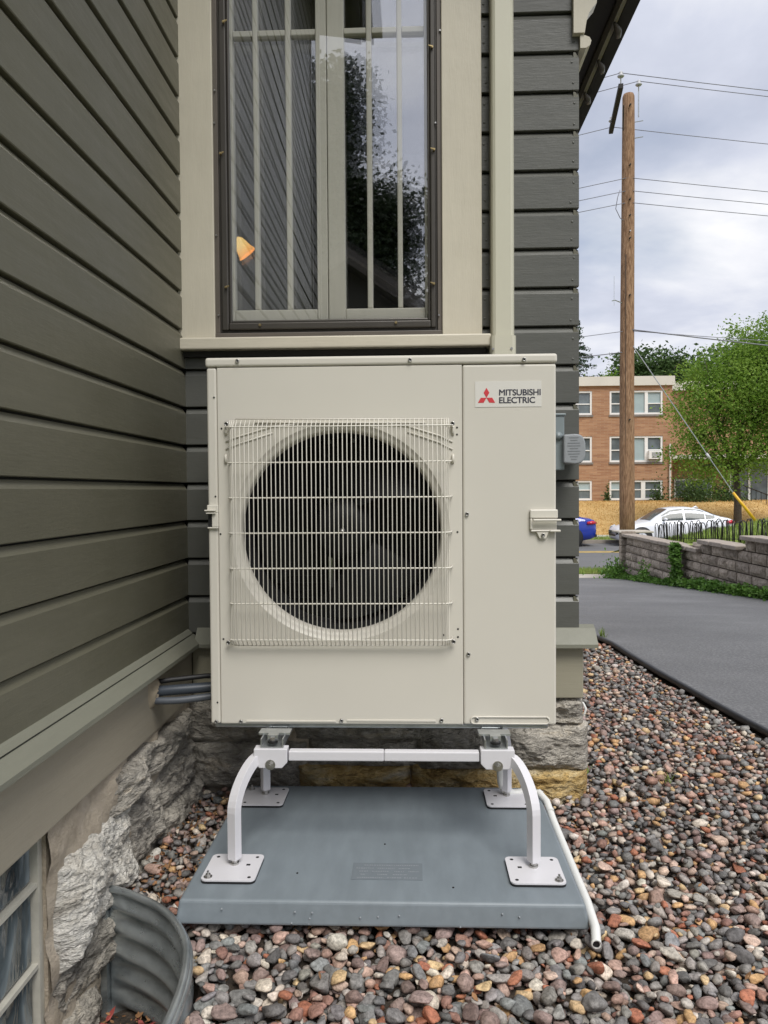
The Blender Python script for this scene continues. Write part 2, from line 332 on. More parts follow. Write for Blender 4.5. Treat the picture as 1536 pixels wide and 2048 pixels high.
def bevel_mesh(me, w, seg=2, angle=R(30)):
    bm = bmesh.new(); bm.from_mesh(me); bmesh.ops.recalc_face_normals(bm, faces=bm.faces)
    es = [e for e in bm.edges if len(e.link_faces) == 2 and e.calc_face_angle() > angle]
    bmesh.ops.bevel(bm, geom=es, offset=w, segments=seg, profile=.5, affect='EDGES', clamp_overlap=True); bm.to_mesh(me); bm.free(); return me
def bbox(name, x0,x1,y0,y1,z0,z1, material, parent=None, bev=.003, seg=2):
    me = MB().box(x0,x1,y0,y1,z0,z1).mesh(name)
    if bev: bevel_mesh(me, bev, seg)
    return link(name, me, material, parent)
def grid_mesh(nu, nv, fn, name='grid'):
    vs = [fn(i/(nu-1), j/(nv-1)) for j in range(nv) for i in range(nu)]
    fs = [(j*nu+i, j*nu+i+1, (j+1)*nu+i+1, (j+1)*nu+i) for j in range(nv-1) for i in range(nu-1)]
    me = bpy.data.meshes.new(name); me.from_pydata(vs, [], fs); me.update(); return me
def copy_to(o, loc, parent=None):
    c = o.copy(); COL.objects.link(c); c.location = loc
    if parent is not None: adopt(c, parent)
    return c
def fbm(p, o=5): return noise.fractal(Vector(p), .9, 2.1, o)

# ------------------------------------------------------------------ the ground and the street
WX, WY, CX = -0.765, 2.58, 0.552            # left wall plane, far wall plane, house corner
def edge_x(y): return float(np.interp(y, [-20, 1.2, 3.18, 4.15, 5.77, 9, 16], [1.75, 1.66, 1.448, 1.338, 1.25, 1.18, 1.1]))
def drive_z(y): return 0.0 if y < 5 else -.075*(y-5) if y < 17 else -.9
def well_in(x, y): return ((x+.78)/.352)**2 + ((y-1.37)/.492)**2 < 1
def bed_fn(u, v):
    x = -.86 + u*2.6; y = .9 + v*7.6; z = -.05 + drive_z(y)
    if well_in(x, y): z = -.27 + .03*fbm((x*6, y*6, 0))
    return (x, y, z + .006*fbm((x*8, y*8, 3)))
bed = tag(link('gravel_bed', grid_mesh(150, 380, bed_fn), 'soil'), kind='structure')
drv = MB()
ys = [-20,-8,0,2,3.2,4.2,5,5.8,7,8.5,10,11.5,13,14.5,16.2]
vs = []; nx = 10
for y in ys:
    for i in range(nx+1):
        x0 = edge_x(y)+.02; x = x0 + (4.75-x0)*i/nx; vs.append((x, y, drive_z(y)+.003-.012*math.sin(math.pi*i/nx)))
drv.add(vs, [(j*(nx+1)+i, j*(nx+1)+i+1, (j+1)*(nx+1)+i+1, (j+1)*(nx+1)+i) for j in range(len(ys)-1) for i in range(nx)])
tag(drv.build('driveway', 'asphalt', None, True), kind='structure')
tag(MB().add([(-400,-300,-1.35),(400,-300,-1.35),(400,700,-1.35),(-400,700,-1.35)], [(0,1,2,3)]).build('ground', 'ground'), kind='structure')
tag(MB().add([(-14,-30,-.06),(edge_x(-8)+.05,-30,-.06),(edge_x(.9)+.05,.93,-.06),(-.78,.93,-.06),(-.78,-1.2,-.06),(-14,-1.2,-.06)], [(0,1,2,3,4,5)]).build('back_yard', 'verge'), kind='structure')
# lawn behind the retaining wall: mound rising to the right
def lawn_z(x, y): return .24 - .056*(y-10) + .19*min(max(x-4.7,0),6) - max(0, y-15.4)*.12
tag(link('lawn_mound', grid_mesh(40, 40, lambda u, v: (4.42+u*26, 5+v*12.4, lawn_z(4.42+u*26, 5+v*12.4)+.03*fbm((u*20, v*12, 1)))), 'green_grass', None, True), kind='structure')
def strip(name, x0, x1, y0, y1, z0, z1, m): return tag(MB().box(x0,x1,y0,y1,z0,z1).build(name, m), kind='structure')
strip('sidewalk', -30, 60, 16.2, 17.35, -1.2, -.895, 'concrete')
tag(link('verge', grid_mesh(120, 12, lambda u, v: (-30+u*90, 17.35+v*1.9, -.89-.13*v+.03*fbm((u*60, v*4, 2)))), 'verge', None, True), kind='structure')
strip('near_kerb', -30, 60, 19.25, 19.42, -1.3, -.98, 'kerb')
strip('road', -120, 160, 19.42, 29.9, -1.3, -1.08, 'street')
strip('centre_line', -120, 160, 25.55, 25.75, -1.079, -1.074, 'yellow'); strip('centre_line', -120, 160, 25.9, 26.1, -1.079, -1.074, 'yellow')
strip('far_kerb', -120, 160, 29.9, 30.07, -1.3, -.95, 'kerb')
tag(link('far_verge', grid_mesh(200, 8, lambda u, v: (-60+u*140, 30.07+v*1.9, -.955+.03*fbm((u*90, v*4, 5)))), 'verge', None, True), kind='structure')
strip('far_sidewalk', -120, 160, 31.97, 33.3, -1.2, -.95, 'concrete')
def slope_z(y): 
    t_ = min(1, max(0, (y-33.3)/9.5)); return -.96 + 1.27*(t_*t_*(3-2*t_))
tag(link('grass_slope', grid_mesh(220, 40, lambda u, v: (-50+u*130, 33.3+v*13, slope_z(33.3+v*13)+.04*fbm((u*110, v*12, 8)))), 'dry_grass', None, True), kind='structure')
tag(MB().add([(-120,45.5,.28),(160,45.5,.28),(160,120,.3),(-120,120,.3)], [(0,1,2,3)]).build('back_lots', 'ground'), kind='structure')

# ------------------------------------------------------------------ the house
house = thing('clapboard_house', 'grey green clapboard house with beige window trim and rubble stone foundation', 'house', (-.77, 2.6, 0))
BH = .1277; BZ = .522
PROF = [(-.018,0),(-.002,0),(0,.002),(0,.104),(-.002,.107),(-.012,BH-.0055),(-.018,BH-.0055)]    # (outwards, up)
def board_mesh(length, axis, n=2):
    mb = MB(); m = len(PROF); vs = []
    for k in range(n):
        s_ = length*k/(n-1)
        for o_, z_ in PROF: vs.append((o_, s_, z_) if axis == 'y' else (s_, -o_, z_) if axis == 'x' else (o_, s_, z_))
    mb.add(vs, [(k*m+i, k*m+(i+1)%m, (k+1)*m+(i+1)%m, (k+1)*m+i) for k in range(n-1) for i in range(m)] + [tuple(range(m)), tuple((n-1)*m+i for i in range(m))])
    return mb.mesh('board')
def boards(parent, me, m, locs):
    for i, l in enumerate(locs):
        o = link('board', me, m, parent); o.location = l
# left wing
lw = MB().box(-6, WX-.018, -1.28, 2.66, .306, 5.3).build('clapboard_wall', 'siding_back', house)
lw['label'] = 'long clapboard side wall running towards the camera'
me = board_mesh(3.86, 'y'); boards(lw, me, 'siding_y', [(WX, -1.28, BZ+k*BH) for k in range(36)])
me = board_mesh(5.2, 'x')                       # its end wall, seen in the window's reflection only
ew = MB().box(-6, WX-.03, -1.30, -1.283, .5, 5.2).build('end_wall', 'siding_x', house)
bbox('corner_board', WX-.10, WX+.012, -1.32, -1.28, .3, 5.1, 'siding_y', house)
rf = MB().prism([(-7.0,5.95),(WX+.42,4.98),(WX+.42,5.16),(-7.0,6.2)], -1.75, 3.2, 'y').build('roof', 'roof', house)
MB().box(WX+.425, WX+.52, -1.75, 3.2, 5.0, 5.14).build('gutter', 'bronze', rf)
# far wall with the window
fwall = MB().box(WX-.016, CX-.018, WY+.02, WY+.06, .306, 1.515).box(.20, CX-.018, WY+.02, WY+.06, 1.515, 3.3).box(WX-.06, .20, WY+.02, WY+.06, 2.95, 3.3).build('clapboard_wall', 'siding_back', house)
fwall['label'] = 'clapboard wall holding the window behind the heat pump'
def bl(x0, x1, z): 
    me = board_mesh(x1-x0, 'x'); return me
mA = board_mesh(CX-WX+.0, 'x'); mB = board_mesh(CX-.232, 'x')
boards(fwall, mA, 'siding_x', [(WX, WY, BZ+k*BH) for k in range(0, 7)])
boards(fwall, mB, 'siding_x', [(.232, WY, BZ+k*BH) for k in range(7, 21)])
o = link('board', board_mesh(.999, 'x'), 'siding_x', fwall); o.location = (WX, WY, BZ+7*BH); o.scale = (1,1,.42)
for k in range(19, 21):
    o = link('board', board_mesh(.99, 'x'), 'siding_x', fwall); o.location = (WX, WY, BZ+k*BH)
rwall = MB().box(CX-.30, CX-.018, WY+.061, 9.0, .306, 3.3).build('clapboard_wall', 'siding_back', house); rwall['label'] = 'clapboard side wall along the driveway'
me = board_mesh(6.42, 'y'); boards(rwall, me, 'siding_y', [(CX, WY+.001, BZ+k*BH) for k in range(21)])
house_core = MB().box(-6, CX-.31, 5.2, 9, -.6, 3.3).build('rear_wall', 'siding_back', house)
MB().box(CX-.030, CX-.0095, WY+.0095, WY+.030, .50, 3.3).build('corner_gap_stop', 'siding_back', house)  # added dark filler so no sky shows through the board gap ends
nh = MB().lathe([(.0001,-.0016),(.0028,-.0012),(.0042,0)], axis='y', n=8).mesh('nail')
for k in range(7, 20):
    for x, dz_ in ((CX-.018,.088),(CX-.022,.022),(.243,.085),(.246,.03)):
        o = link('nail_head', nh, 'siding_x', fwall, True); o.location = (x+random.uniform(-.006,.006), WY-.0003, BZ+k*BH+dz_+random.uniform(-.006,.006))
# skirt boards with sloped caps
sk = bbox('skirt_board', WX-.05, WX+.014, -1.28, 2.566, .305, .492, 'skirt_y', house, .004)
cp = MB().prism([(WX-.010,.5185),(WX+.016,.5185),(WX+.048,.494),(WX+.048,.482),(WX-.010,.486)], -1.28, WY+.0, 'y').build('water_table', 'cap', sk)
MB().prism([(WX-.012,.5215),(WX+.010,.5215),(WX+.016,.523),(WX+.006,.5335),(WX-.004,.5390),(WX-.012,.5390)], -1.28, WY-.012, 'y').build('flashing', 'cap', sk)
sk2 = bbox('skirt_board', WX+.014, CX+.012, 2.566, 2.63, .305, .492, 'skirt_x', house, .004)
MB().prism([(WY+.02,.548),(WY-.004,.538),(WY-.050,.492),(WY-.050,.480),(WY+.02,.484)], WX+.03, CX+.052, 'x').build('water_table', 'cap', sk2)
sk3 = bbox('skirt_board', CX-.04, CX+.0115, 2.632, 9, .305, .492, 'skirt_y', house, .004)
MB().prism([(CX-.02,.548),(CX+.004,.538),(CX+.050,.492),(CX+.050,.480),(CX-.02,.484)], WY+.021, 9, 'y').build('water_table', 'cap', sk3)
# right eave
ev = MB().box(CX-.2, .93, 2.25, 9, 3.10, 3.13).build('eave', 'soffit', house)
MB().prism([(.93,3.09),(.985,3.09),(1.0,3.13),(1.0,3.24),(.93,3.24)], 2.25, 9, 'y').build('gutter', 'soffit', ev)
MB().prism([(.885,3.086),(.90,3.07),(.925,3.085),(.925,3.099),(.885,3.099)], 2.25, 9, 'y').build('bed_moulding', 'brown_trim', ev)
MB().prism([(CX+.06,3.06),(CX+.085,3.075),(CX+.085,3.099),(CX+.06,3.099)], 2.25, 9, 'y').build('bed_moulding', 'brown_trim', ev)
leaf = MB()
leaf.tube([(.905,0,3.066),(.93,.035,3.052),(.945,.09,3.060),(.95,.14,3.078)], [.006,.016,.013,.003], 8); lm = leaf.mesh('bracket')
for k in range(14):
    o = link('gutter_hanger', lm, 'brown_trim', ev, True); o.location = (0, 2.9+k*.3, 0)
MB().prism([(-7,5.6),(1.0,3.26),(1.0,3.14),(CX-.2,3.14),(-7,5.3)], 2.25, 9, 'y').build('roof', 'roof', house)
# scrolled trim at the top of the corner
sc = [(.530,2.482),(.566,2.482),(.572,2.52),(.580,2.545),(.592,2.562),(.604,2.575),(.606,2.60),(.602,2.64),(.615,2.66),(.632,2.685),(.634,2.72),(.622,2.745),(.640,2.80),(.66,2.85),(.66,3.08),(.530,3.08)]
MB().prism(sc, WY-.022, WY+.03, 'y').build('scroll_trim', 'trim_z', house)
sc2 = [(.553,2.437),(.572,2.437),(.585,2.446),(.589,2.460),(.583,2.471),(.566,2.478),(.553,2.480)]
MB().prism(sc2, WY-.015, WY+.2, 'y').build('scroll_trim', 'trim_z', house)
for k in range(5): MB().prism([(x+.02,z+.0) for x,z in sc2], WY+.5+k*.6, WY+.55+k*.6, 'y').build('scroll_trim', 'trim_z', house)
# window ------------------------------------------------------------
win = MB().box(-.70, .15, 2.645, 2.66, 1.50, 1.60).build('window', 'trim_x', house); win['label'] = 'tall window with dark storm frame over paired casements'
bbox('casing', -.779, -.655, 2.553, 2.605, 1.511, 3.0, 'trim_z', win, .003)
bbox('casing', .1005, .231, 2.553, 2.605, 1.511, 3.0, 'trim_z', win, .003)
bbox('head_casing', -.78, .232, 2.55, 2.605, 3.001, 3.12, 'trim_x', win, .003)
bbox('sill', -.776, .259, 2.525, 2.62, 1.471, 1.5105, 'trim_x', win, .005)
bbox('under_sill_strip', -.765, .245, 2.556, 2.585, 1.452, 1.470, 'siding_back', win, .001)  # thin near-black strip directly below the sill
bbox('subsill', -.6545, .1000, 2.558, 2.62, 1.5115, 1.530, 'brown_trim', win, .002)
for x0, x1 in ((-.6545,-.640),(.086,.1)): bbox('jamb', x0, x1, 2.562, 2.62, 1.5305, 3.0, 'brown_trim', win, .001)
sf = MB()
sf.box(-.6395,-.634,2.572,2.590,1.531,3.0).box(.0800,.0855,2.572,2.590,1.531,3.0).box(-.6339,.0799,2.572,2.590,1.531,1.540)
storm = sf.build('storm_frame', 'bronze', win)
for x0, x1 in ((-.6335,-.611),(.0635,.0795)): bbox('stile', x0, x1, 2.562, 2.588, 1.5405, 3.0, 'bronze', win, .004, 3)
for x0, x1 in ((-.6105,-.602),(.0545,.0630)): bbox('stile', x0, x1, 2.572, 2.586, 1.5655, 3.0, 'bronze', win, .003, 2)
bbox('bottom_rail', -.6105, .0630, 2.561, 2.588, 1.5405, 1.565, 'bronze', win, .005, 3)
bbox('bottom_rail', -.6015, .0540, 2.572, 2.586, 1.5655, 1.574, 'bronze', win, .003, 2)
sg = MB().add([(-.603,2.579,1.573),(.056,2.579,1.573),(.056,2.579,3.0),(-.603,2.579,3.0)], [(0,1,2,3)]).build('storm_pane', 'storm_glass', win); sg['label'] = 'clear outer storm pane reflecting sky, trees and siding'
for px, py, s_ in ((447,45,1),(441,308,1),(452,575,1),(864,95,-1),(868,300,-1),(868,568,-1)):
    x, z = at(px, py, 2.56); c = MB(); c.tube([(x,2.562,z),(x,2.553,z)], .004, 8); c.tube([(x,2.554,z),(x+.012*s_,2.553,z+.004)], [.004,.002], 6); c.build('clip', 'brass', win)
for px, py in ((520,650),(792,645)):
    x, z = at(px, py, 2.558); MB().tube([(x,2.562,z),(x,2.554,z)], .0045, 8).build('clip', 'brass', win)
for px, py in ((429,180),(428,245),(432,470),(437,630),(871,245),(880,60),(878,630)):
    x, z = at(px, py, 2.556); MB().tube([(x,2.566,z),(x,2.556,z)], .003, 8).build('clip', 'screw', win)
YS0, YS1 = 2.600, 2.636
def sash(xs, xl, xr, ml, rail_z=1.578, glass_z=1.615):
    # xl..xr outer, ml: glass edges pairs
    g0, g1 = xs[0][0], xs[-1][1]
    p = []
    bbox('sash_stile', xl, g0, YS0, YS1, rail_z, 3.0, 'sash', win, .003)
    bbox('sash_stile', g1, xr, YS0, YS1, rail_z, 3.0, 'sash', win, .003)
    bbox('sash_rail', g0+.0005, g1-.0005, YS0+.002, YS1, rail_z, glass_z, 'sash', win, .003)
    for (a, b), (c, d) in zip(xs[:-1], xs[1:]): bbox('muntin', b, c, YS0+.004, YS1-.003, glass_z+.0005, 2.98, 'sash', win, .004)
    for (a, b) in xs:
        bbox('muntin', a+.0005, b-.0005, YS0+.006, YS1-.004, 2.528, 2.548, 'sash', win, .003)
        for z0, z1 in ((glass_z, 2.528), (2.548, 2.98)):
            cx, w = (a+b)/2, (b-a)/2; an = R(.55)
            mb = MB().add([(-w,0,0),(w,0,0),(w,0,z1-z0),(-w,0,z1-z0)], [(0,1,2,3)])
            o = mb.build('pane', 'pane_glass', win); o.location = (cx, 2.622, z0); o.rotation_euler = (R(random.uniform(-.12,.12)), 0, an+R(random.uniform(-.08,.08)))
sash([(-.597,-.530),(-.513,-.420),(-.402,-.317)], -.645, -.281, None)
sash([(-.222,-.148),(-.130,-.046),(-.029,.046)], -.279, .095, None)
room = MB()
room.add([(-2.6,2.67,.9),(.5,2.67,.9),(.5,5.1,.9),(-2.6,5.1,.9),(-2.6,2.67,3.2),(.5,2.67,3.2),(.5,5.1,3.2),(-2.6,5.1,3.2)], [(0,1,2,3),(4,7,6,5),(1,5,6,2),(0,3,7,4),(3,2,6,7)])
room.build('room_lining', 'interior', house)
bbox('inner_stool', -.69, .14, 2.665, 2.86, 1.585, 1.605, 'wood_brown', win, .002)
lamp = thing('wall_lamp', 'lit amber glass lamp shade glowing inside the window', 'lamp', (-.745, 3.3, 2.06))
c_ = Vector((-.752,3.3,2.085)); d_ = Vector((.60,.22,-.78)).normalized()
prof = [(.001,-.002),(.014,0),(.024,.010),(.029,.030),(.032,.05),(.038,.070),(.044,.080)]
q = d_.to_track_quat('Z','Y').to_matrix()
mb = MB().lathe(prof, n=20); mb.v = [tuple(c_ + q @ Vector(p)) for p in mb.v]; mb.build('lamp_shade', 'lamp_glass', lamp, True)
MB().tube([c_, c_-d_*.05, c_-d_*.05+Vector((-.05,.03,.03)), (-.95,3.4,2.25)], .008, 8).build('lamp_arm', 'wood_brown', lamp)
bx, bz = at(730, 610, 2.76)
MB().lathe([(.012,0),(.02,0),(.035,.012),(.045,.03),(.047,.032),(.040,.03),(.02,.008)], (bx, 2.76, 1.606), n=24).build('bowl', 'bowl', None, True)
tag(bpy.data.objects['bowl'], 'small brown bowl on the stool inside the window', 'bowl')
# foundation ----------------------------------------------------------
found = MB().box(-1.2, WX-.014, 1.575, 2.70, -.5, .30).box(-1.2, WX-.045, -1.28, .93, -.5, .30).box(WX-.05, CX-.035, 2.635, 2.75, -.5, .30).box(CX-.3, CX-.035, 2.75, 9, -1, .30).build('foundation', 'mortar', house)
def rock(plane, a0, a1, z0, z1, out, m, seed, nu=56, nv=44, tilt=0.0):
    # rough quarry face: plane 'x' faces +X along Y, plane 'y' faces -Y along X
    def fn(u, v):
        a = a0+(a1-a0)*u; z = z0+(z1-z0)*v
        eu, ev_ = abs(2*u-1), abs(2*v-1)
        cor = max(eu**5, ev_**4)
        wob = .05*fbm((a*9+seed, z*9, seed))
        h = out*(1-cor)**.5 * (1 + .25*fbm((a*4, z*4, seed*3.1)))
        lay = noise.ridged_multi_fractal(Vector((a*7+seed, z*11+1.2*fbm((a*5,z*5,seed)), seed)), .8, 2.2, 6, .95, 2.0)
        st_ = fbm((a*6+seed, z*10, seed*1.3), 4); st_ = (math.floor(st_*5)+min(1,(st_*5-math.floor(st_*5))*3.5))/5
        h += (1-cor)*(.010*(lay-1.2) + .008*fbm((a*34, z*55, seed), 4) + .024*st_)
        h += tilt*(v-.5)
        a += wob*.25*(1-eu**8)*0 + .008*fbm((z*9, seed, a*3))*eu**4; z += .010*fbm((a*11, seed+4, z*3))*ev_**4
        base = -.05
        return (WX+base+h, a, z) if plane == 'x' else (a, WY+.045-h, z)
    me = grid_mesh(nu, nv, fn)
    if plane == 'x': me.flip_normals()
    return link('foundation_stone', me, m, found, True)
def mortar_patch(plane, a0, a1, z0, z1, o0, o1, seed):
    def fn(u, v):
        a = a0+(a1-a0)*u; z = z0+(z1-z0)*v; h = o0+(o1-o0)*v + .018*fbm((a*7,z*7,seed)) + .006*fbm((a*25,z*25,seed))
        return (WX-.05+h, a, z) if plane == 'x' else (a, WY+.045-h, z)
    return link('mortar_bed', grid_mesh(50, 24, fn), 'mortar', found, True)
mortar_patch('x', 1.566, 2.62, -.32, .306, .045, .045, 1); mortar_patch('y', WX, CX, -.12, .306, .02, .02, 2)
rock('x', 1.86, 2.56, .165, .285, .085, 'rock_grey', 3.3, 80, 36, .02)
rock('x', 1.585, 2.02, -.035, .205, .082, 'rock_pale', 7.1, 110, 80, -.02)
rock('x', 2.00, 2.26, -.03, .165, .080, 'rock_grey', 1.7)
rock('x', 2.24, 2.58, .02, .175, .075, 'rock_grey', 5.9)
rock('x', 2.20, 2.60, -.09, .045, .095, 'rock_grey', 9.4)
rock('x', 1.580, 1.90, -.165, -.02, .070, 'rock_grey', 12.2)
rock('x', 1.585, 1.92, -.31, -.15, .062, 'rock_grey', 15.6)
rock('x', 1.88, 2.22, -.14, -.02, .075, 'rock_grey', 19.3)
rock('y', -.80, -.43, .14, .31, .060, 'rock_grey', 22.1)
rock('y', -.78, -.36, -.02, .15, .065, 'rock_grey', 25.2)
rock('y', -.42, .10, .15, .30, .055, 'rock_grey', 28.8)
rock('y', -.37, .02, .06, .16, .06, 'rock_grey', 31.4)
rock('y', -.40, -.01, -.07, .07, .09, 'rock_ochre', 33.4, 70, 40)
rock('y', .0, .30, .12, .30, .055, 'rock_grey', 36.9)
rock('y', .28, .575, .205, .300, .055, 'rock_grey', 41.5, 60, 36)
rock('y', .00, .59, .055, .215, .085, 'rock_grey', 44.4, 90, 50)
rock('y', -.02, .585, -.075, .075, .10, 'rock_ochre', 47.7, 90, 46)
# glass block window in its well
gb = MB().box(-.86, WX-.045, .94, 1.574, -.36, .304).build('glass_block_window', 'block_mortar', house)
for i in range(3):
    for j in range(4):
        y1 = 1.552 - i*.180; z0 = -.325 + j*.172
        bbox('glass_block', WX-.06, WX-.028-.006, y1-.170, y1, z0, min(z0+.156, .302), 'glass_block', gb, .008, 3)
MB().box(WX-.044, WX-.022, 1.556, 1.574, -.36, .3035).build('mortar_edge', 'block_mortar', gb)
for j in range(3):
    z0 = -.325+(j+1)*.172; MB().box(WX-.044, WX-.024,   .95, 1.5555, z0-.013, z0-.003).build('mortar_edge', 'block_mortar', gb)
# plaster ring where the pipes enter
px_, pz_ = -.0, 0
hy, hz = 2.165, .430
# ------------------------------------------------------------------ window well
well = thing('window_well', 'curved corrugated galvanised steel window well sunk in the gravel', 'window well', (-.6, 1.4, -.26))
pc = [(-.752,1.835),(-.70,1.815),(-.63,1.775),(-.575,1.730),(-.53,1.675),(-.492,1.605),(-.470,1.53),(-.458,1.45),(-.455,1.36),(-.46,1.27),(-.475,1.19),(-.50,1.11),(-.54,1.03),(-.60,.97),(-.68,.93),(-.752,.91)]
def rail(u):
    f = u*(len(pc)-1); i = min(int(f), len(pc)-2); t_ = f-i
    p0, p1, p2, p3 = [Vector((*pc[max(0,min(len(pc)-1,k))],0)) for k in (i-1,i,i+1,i+2)]
    return .5*((2*p1)+(p2-p0)*t_+(2*p0-5*p1+4*p2-p3)*t_*t_+(3*p1-p0-3*p2+p3)*t_**3)
def well_fn(u, v):
    p = rail(u); d = (rail(min(1,u+.01))-rail(max(0,u-.01))).normalized(); n = Vector((-d.y, d.x, 0))
    z = -.30 + .328*v; k = .5-.5*math.cos(2*math.pi*(z+.30)/.058); fade = min(1, u*14, (1-u)*14)
    p = p + n*(.022*(k-.5))*fade; return (p.x, p.y, z)
wm = grid_mesh(80, 100, well_fn); wo = link('well_wall', wm, 'well', well, True); md = wo.modifiers.new('s', 'SOLIDIFY'); md.thickness = .003
MB().tube([(rail(u/60).x, rail(u/60).y, .030) for u in range(61)], .0085, 10).build('rolled_rim', 'well', well, True)
MB().box(-.768,-.752,1.815,1.845,-.3,.028).build('wall_flange', 'well', well)

# ------------------------------------------------------------------ river stones
G = .006; GX0, GY0 = -.85, .95; NX, NY = int(2.6/G), int(7.1/G)
gx = GX0 + (np.arange(NX)+.5)*G; gy = GY0 + (np.arange(NY)+.5)*G
XX, YY = np.meshgrid(gx, gy, indexing='ij')
DZ = np.where(YY < 5, 0, -.075*(YY-5))
EX = np.interp(YY, [1.2, 3.18, 4.15, 5.77, 9], [1.66, 1.448, 1.338, 1.25, 1.18])
okm = (XX < EX-.03) & (((YY < 2.575) & (XX > WX+.03)) | (XX > CX+.035))
okm &= ~((XX > -.50) & (XX < .355) & (YY > 1.80) & (YY < 2.37))
inwell = ((XX+.78)/.345)**2 + ((YY-1.37)/.485)**2 < 1
okm &= ~((XX < -.43) & inwell) & ~((XX < -.42) & (YY < 1.4))
H = np.where(okm, -.045 + DZ, -.06 + DZ)
cand = np.argwhere(okm)
px_in = lambda x, y: 826 + FPX*x/y
PAL = [((.125,.126,.128),14),((.165,.166,.168),13),((.09,.091,.093),6),((.20,.195,.185),9),((.145,.16,.165),7),((.27,.26,.24),5),((.17,.125,.115),9),((.22,.125,.10),7),((.30,.20,.165),9),((.34,.255,.21),8),((.27,.105,.06),4),((.40,.25,.115),5),((.47,.35,.19),3),((.46,.42,.36),5),((.58,.55,.50),4),((.21,.16,.15),6)]
pw = np.array([p[1] for p in PAL], float); pw /= pw.sum()
stones = []
NST = 23000
order = cand[rng.integers(0, len(cand), size=NST*5)]
szr = rng.random(NST); ang = rng.random(NST)*math.pi
for i in range(NST):
    a = .0080 + .0130*szr[i]**1.6
    if szr[i] > .985: a *= 1.25
    b = a*(.58+.34*rng.random()); c = a*(.34+.30*rng.random())
    n = int(a/G)+1; k = np.arange(-n, n+1)*G; dx, dy = np.meshgrid(k, k, indexing='ij')
    ca, sa = math.cos(ang[i]), math.sin(ang[i])
    q2 = ((dx*ca+dy*sa)/a)**2 + ((-dx*sa+dy*ca)/b)**2; inside = q2 < 1
    hh = np.where(inside, c*np.sqrt(np.maximum(0, 1-q2)), 0)
    best = None
    for j in range(4):
        ix, iy = order[i*5+j]
        if ix-n < 0 or iy-n < 0 or ix+n+1 > NX or iy+n+1 > NY: continue
        sub = H[ix-n:ix+n+1, iy-n:iy+n+1]
        z = np.max(np.where(inside, sub+hh, -9)) ; rel = z - DZ[ix,iy]
        if best is None or rel < best[0]: best = (rel, z, ix, iy)
    if best is None: continue
    rel, z, ix, iy = best
    if rel > .045: continue
    z -= .30*c
    sub = H[ix-n:ix+n+1, iy-n:iy+n+1]; np.maximum(sub, np.where(inside, z+hh, -9), out=sub)
    stones.append((gx[ix]+rng.uniform(-.003,.003), gy[iy]+rng.uniform(-.003,.003), z, a, b, c, ang[i], float(H[ix,iy]-(z+c))))
def base_stone(sub, seed):
    bm = bmesh.new(); bmesh.ops.create_icosphere(bm, subdivisions=sub, radius=1.0)
    rr = random.Random(seed); planes = [(Vector((rr.gauss(0,1),rr.gauss(0,1),rr.gauss(0,1))).normalized(), rr.uniform(.46,.80)) for _ in range(rr.choice((5,7,9,11)))]
    for v in bm.verts:
        p = v.co.normalized(); r = 1.0
        for nrm, d in planes:
            q_ = p.dot(nrm)
            if q_ > 0: r = min(r, (d/q_ if q_ > d else 1.0))
        r = .12 + .88*r if r < 1 else r
        r *= 1 + .10*noise.noise(p*1.3+Vector((seed*3.7,0,0))) + .05*noise.noise(p*2.9+Vector((0,seed*2.3,0)))
        v.co = p*r*1.16
    vs = np.array([v.co[:] for v in bm.verts]); fs = np.array([[v.index for v in f.verts] for f in bm.faces]); bm.free(); return vs, fs
NV = 14
B3 = [base_stone(3, s_) for s_ in range(NV)]; B2 = [base_stone(2, s_) for s_ in range(NV)]; B1 = [base_stone(1, s_) for s_ in range(NV)]
def rotm(a, tx, ty):
    return np.array(Matrix.Rotation(tx, 3, 'X') @ Matrix.Rotation(ty, 3, 'Y') @ Matrix.Rotation(a, 3, 'Z'))
def stone_col():
    c = np.array(PAL[rng.choice(len(PAL), p=pw)][0])
    f_ = min(rng.uniform(1.1,1.75), .60/c.max()); return np.clip((c*.88+c.mean()*.12)*np.array([1.06,1.0,.95])*f_*(1+rng.normal(0,.015,3)), .05, .66)
def score(s):
    x, y, z = s[0], s[1], s[2]; v = Vector((x,y,z))-CAM; w = v.dot(fw); px = 768+FPX*v.dot(rt)/w; py = 1024-FPX*v.dot(up)/w
    if not (-10 < px < 1546 and py < 2058): return -1
    return s[3]*s[4]/w**2 * (1 if s[7] < s[5]*.8 else .02)
sc_ = np.array([score(s) for s in stones]); idx = np.argsort(-sc_)
vis300 = set(idx[:300].tolist())
STM = []
for vsx, fsx in B3:
    m_ = bpy.data.meshes.new('stone'); m_.from_pydata(vsx.tolist(), [], fsx.tolist()); m_.materials.append(M['stone_obj']); m_.polygons.foreach_set('use_smooth', [True]*len(m_.polygons)); STM.append(m_)
AV, AF, AC = [], [], []; off = 0
for i, s in enumerate(stones):
    x, y, z, a, b, c, an, dep = s; tx, ty = rng.normal(0,.24), rng.normal(0,.24); col = stone_col(); k = int(rng.integers(NV))
    if i in vis300:
        o = bpy.data.objects.new('stone', STM[k]); COL.objects.link(o); o.location = (x,y,z); o.scale = (a,b,c); o.rotation_mode = 'XYZ'; o.rotation_euler = (tx,ty,an); o.color = (*col, 1)
        o.parent = bed; continue
    if dep > c*2.2: continue
    vb, fb = (B2 if y < 1.90 else B1)[k]
    AV.append((vb*np.array([a,b,c])) @ rotm(an,tx,ty).T + np.array([x,y,z])); AF.append(fb+off); AC.append(np.repeat(np.append(col,1)[None], len(vb), 0)); off += len(vb)
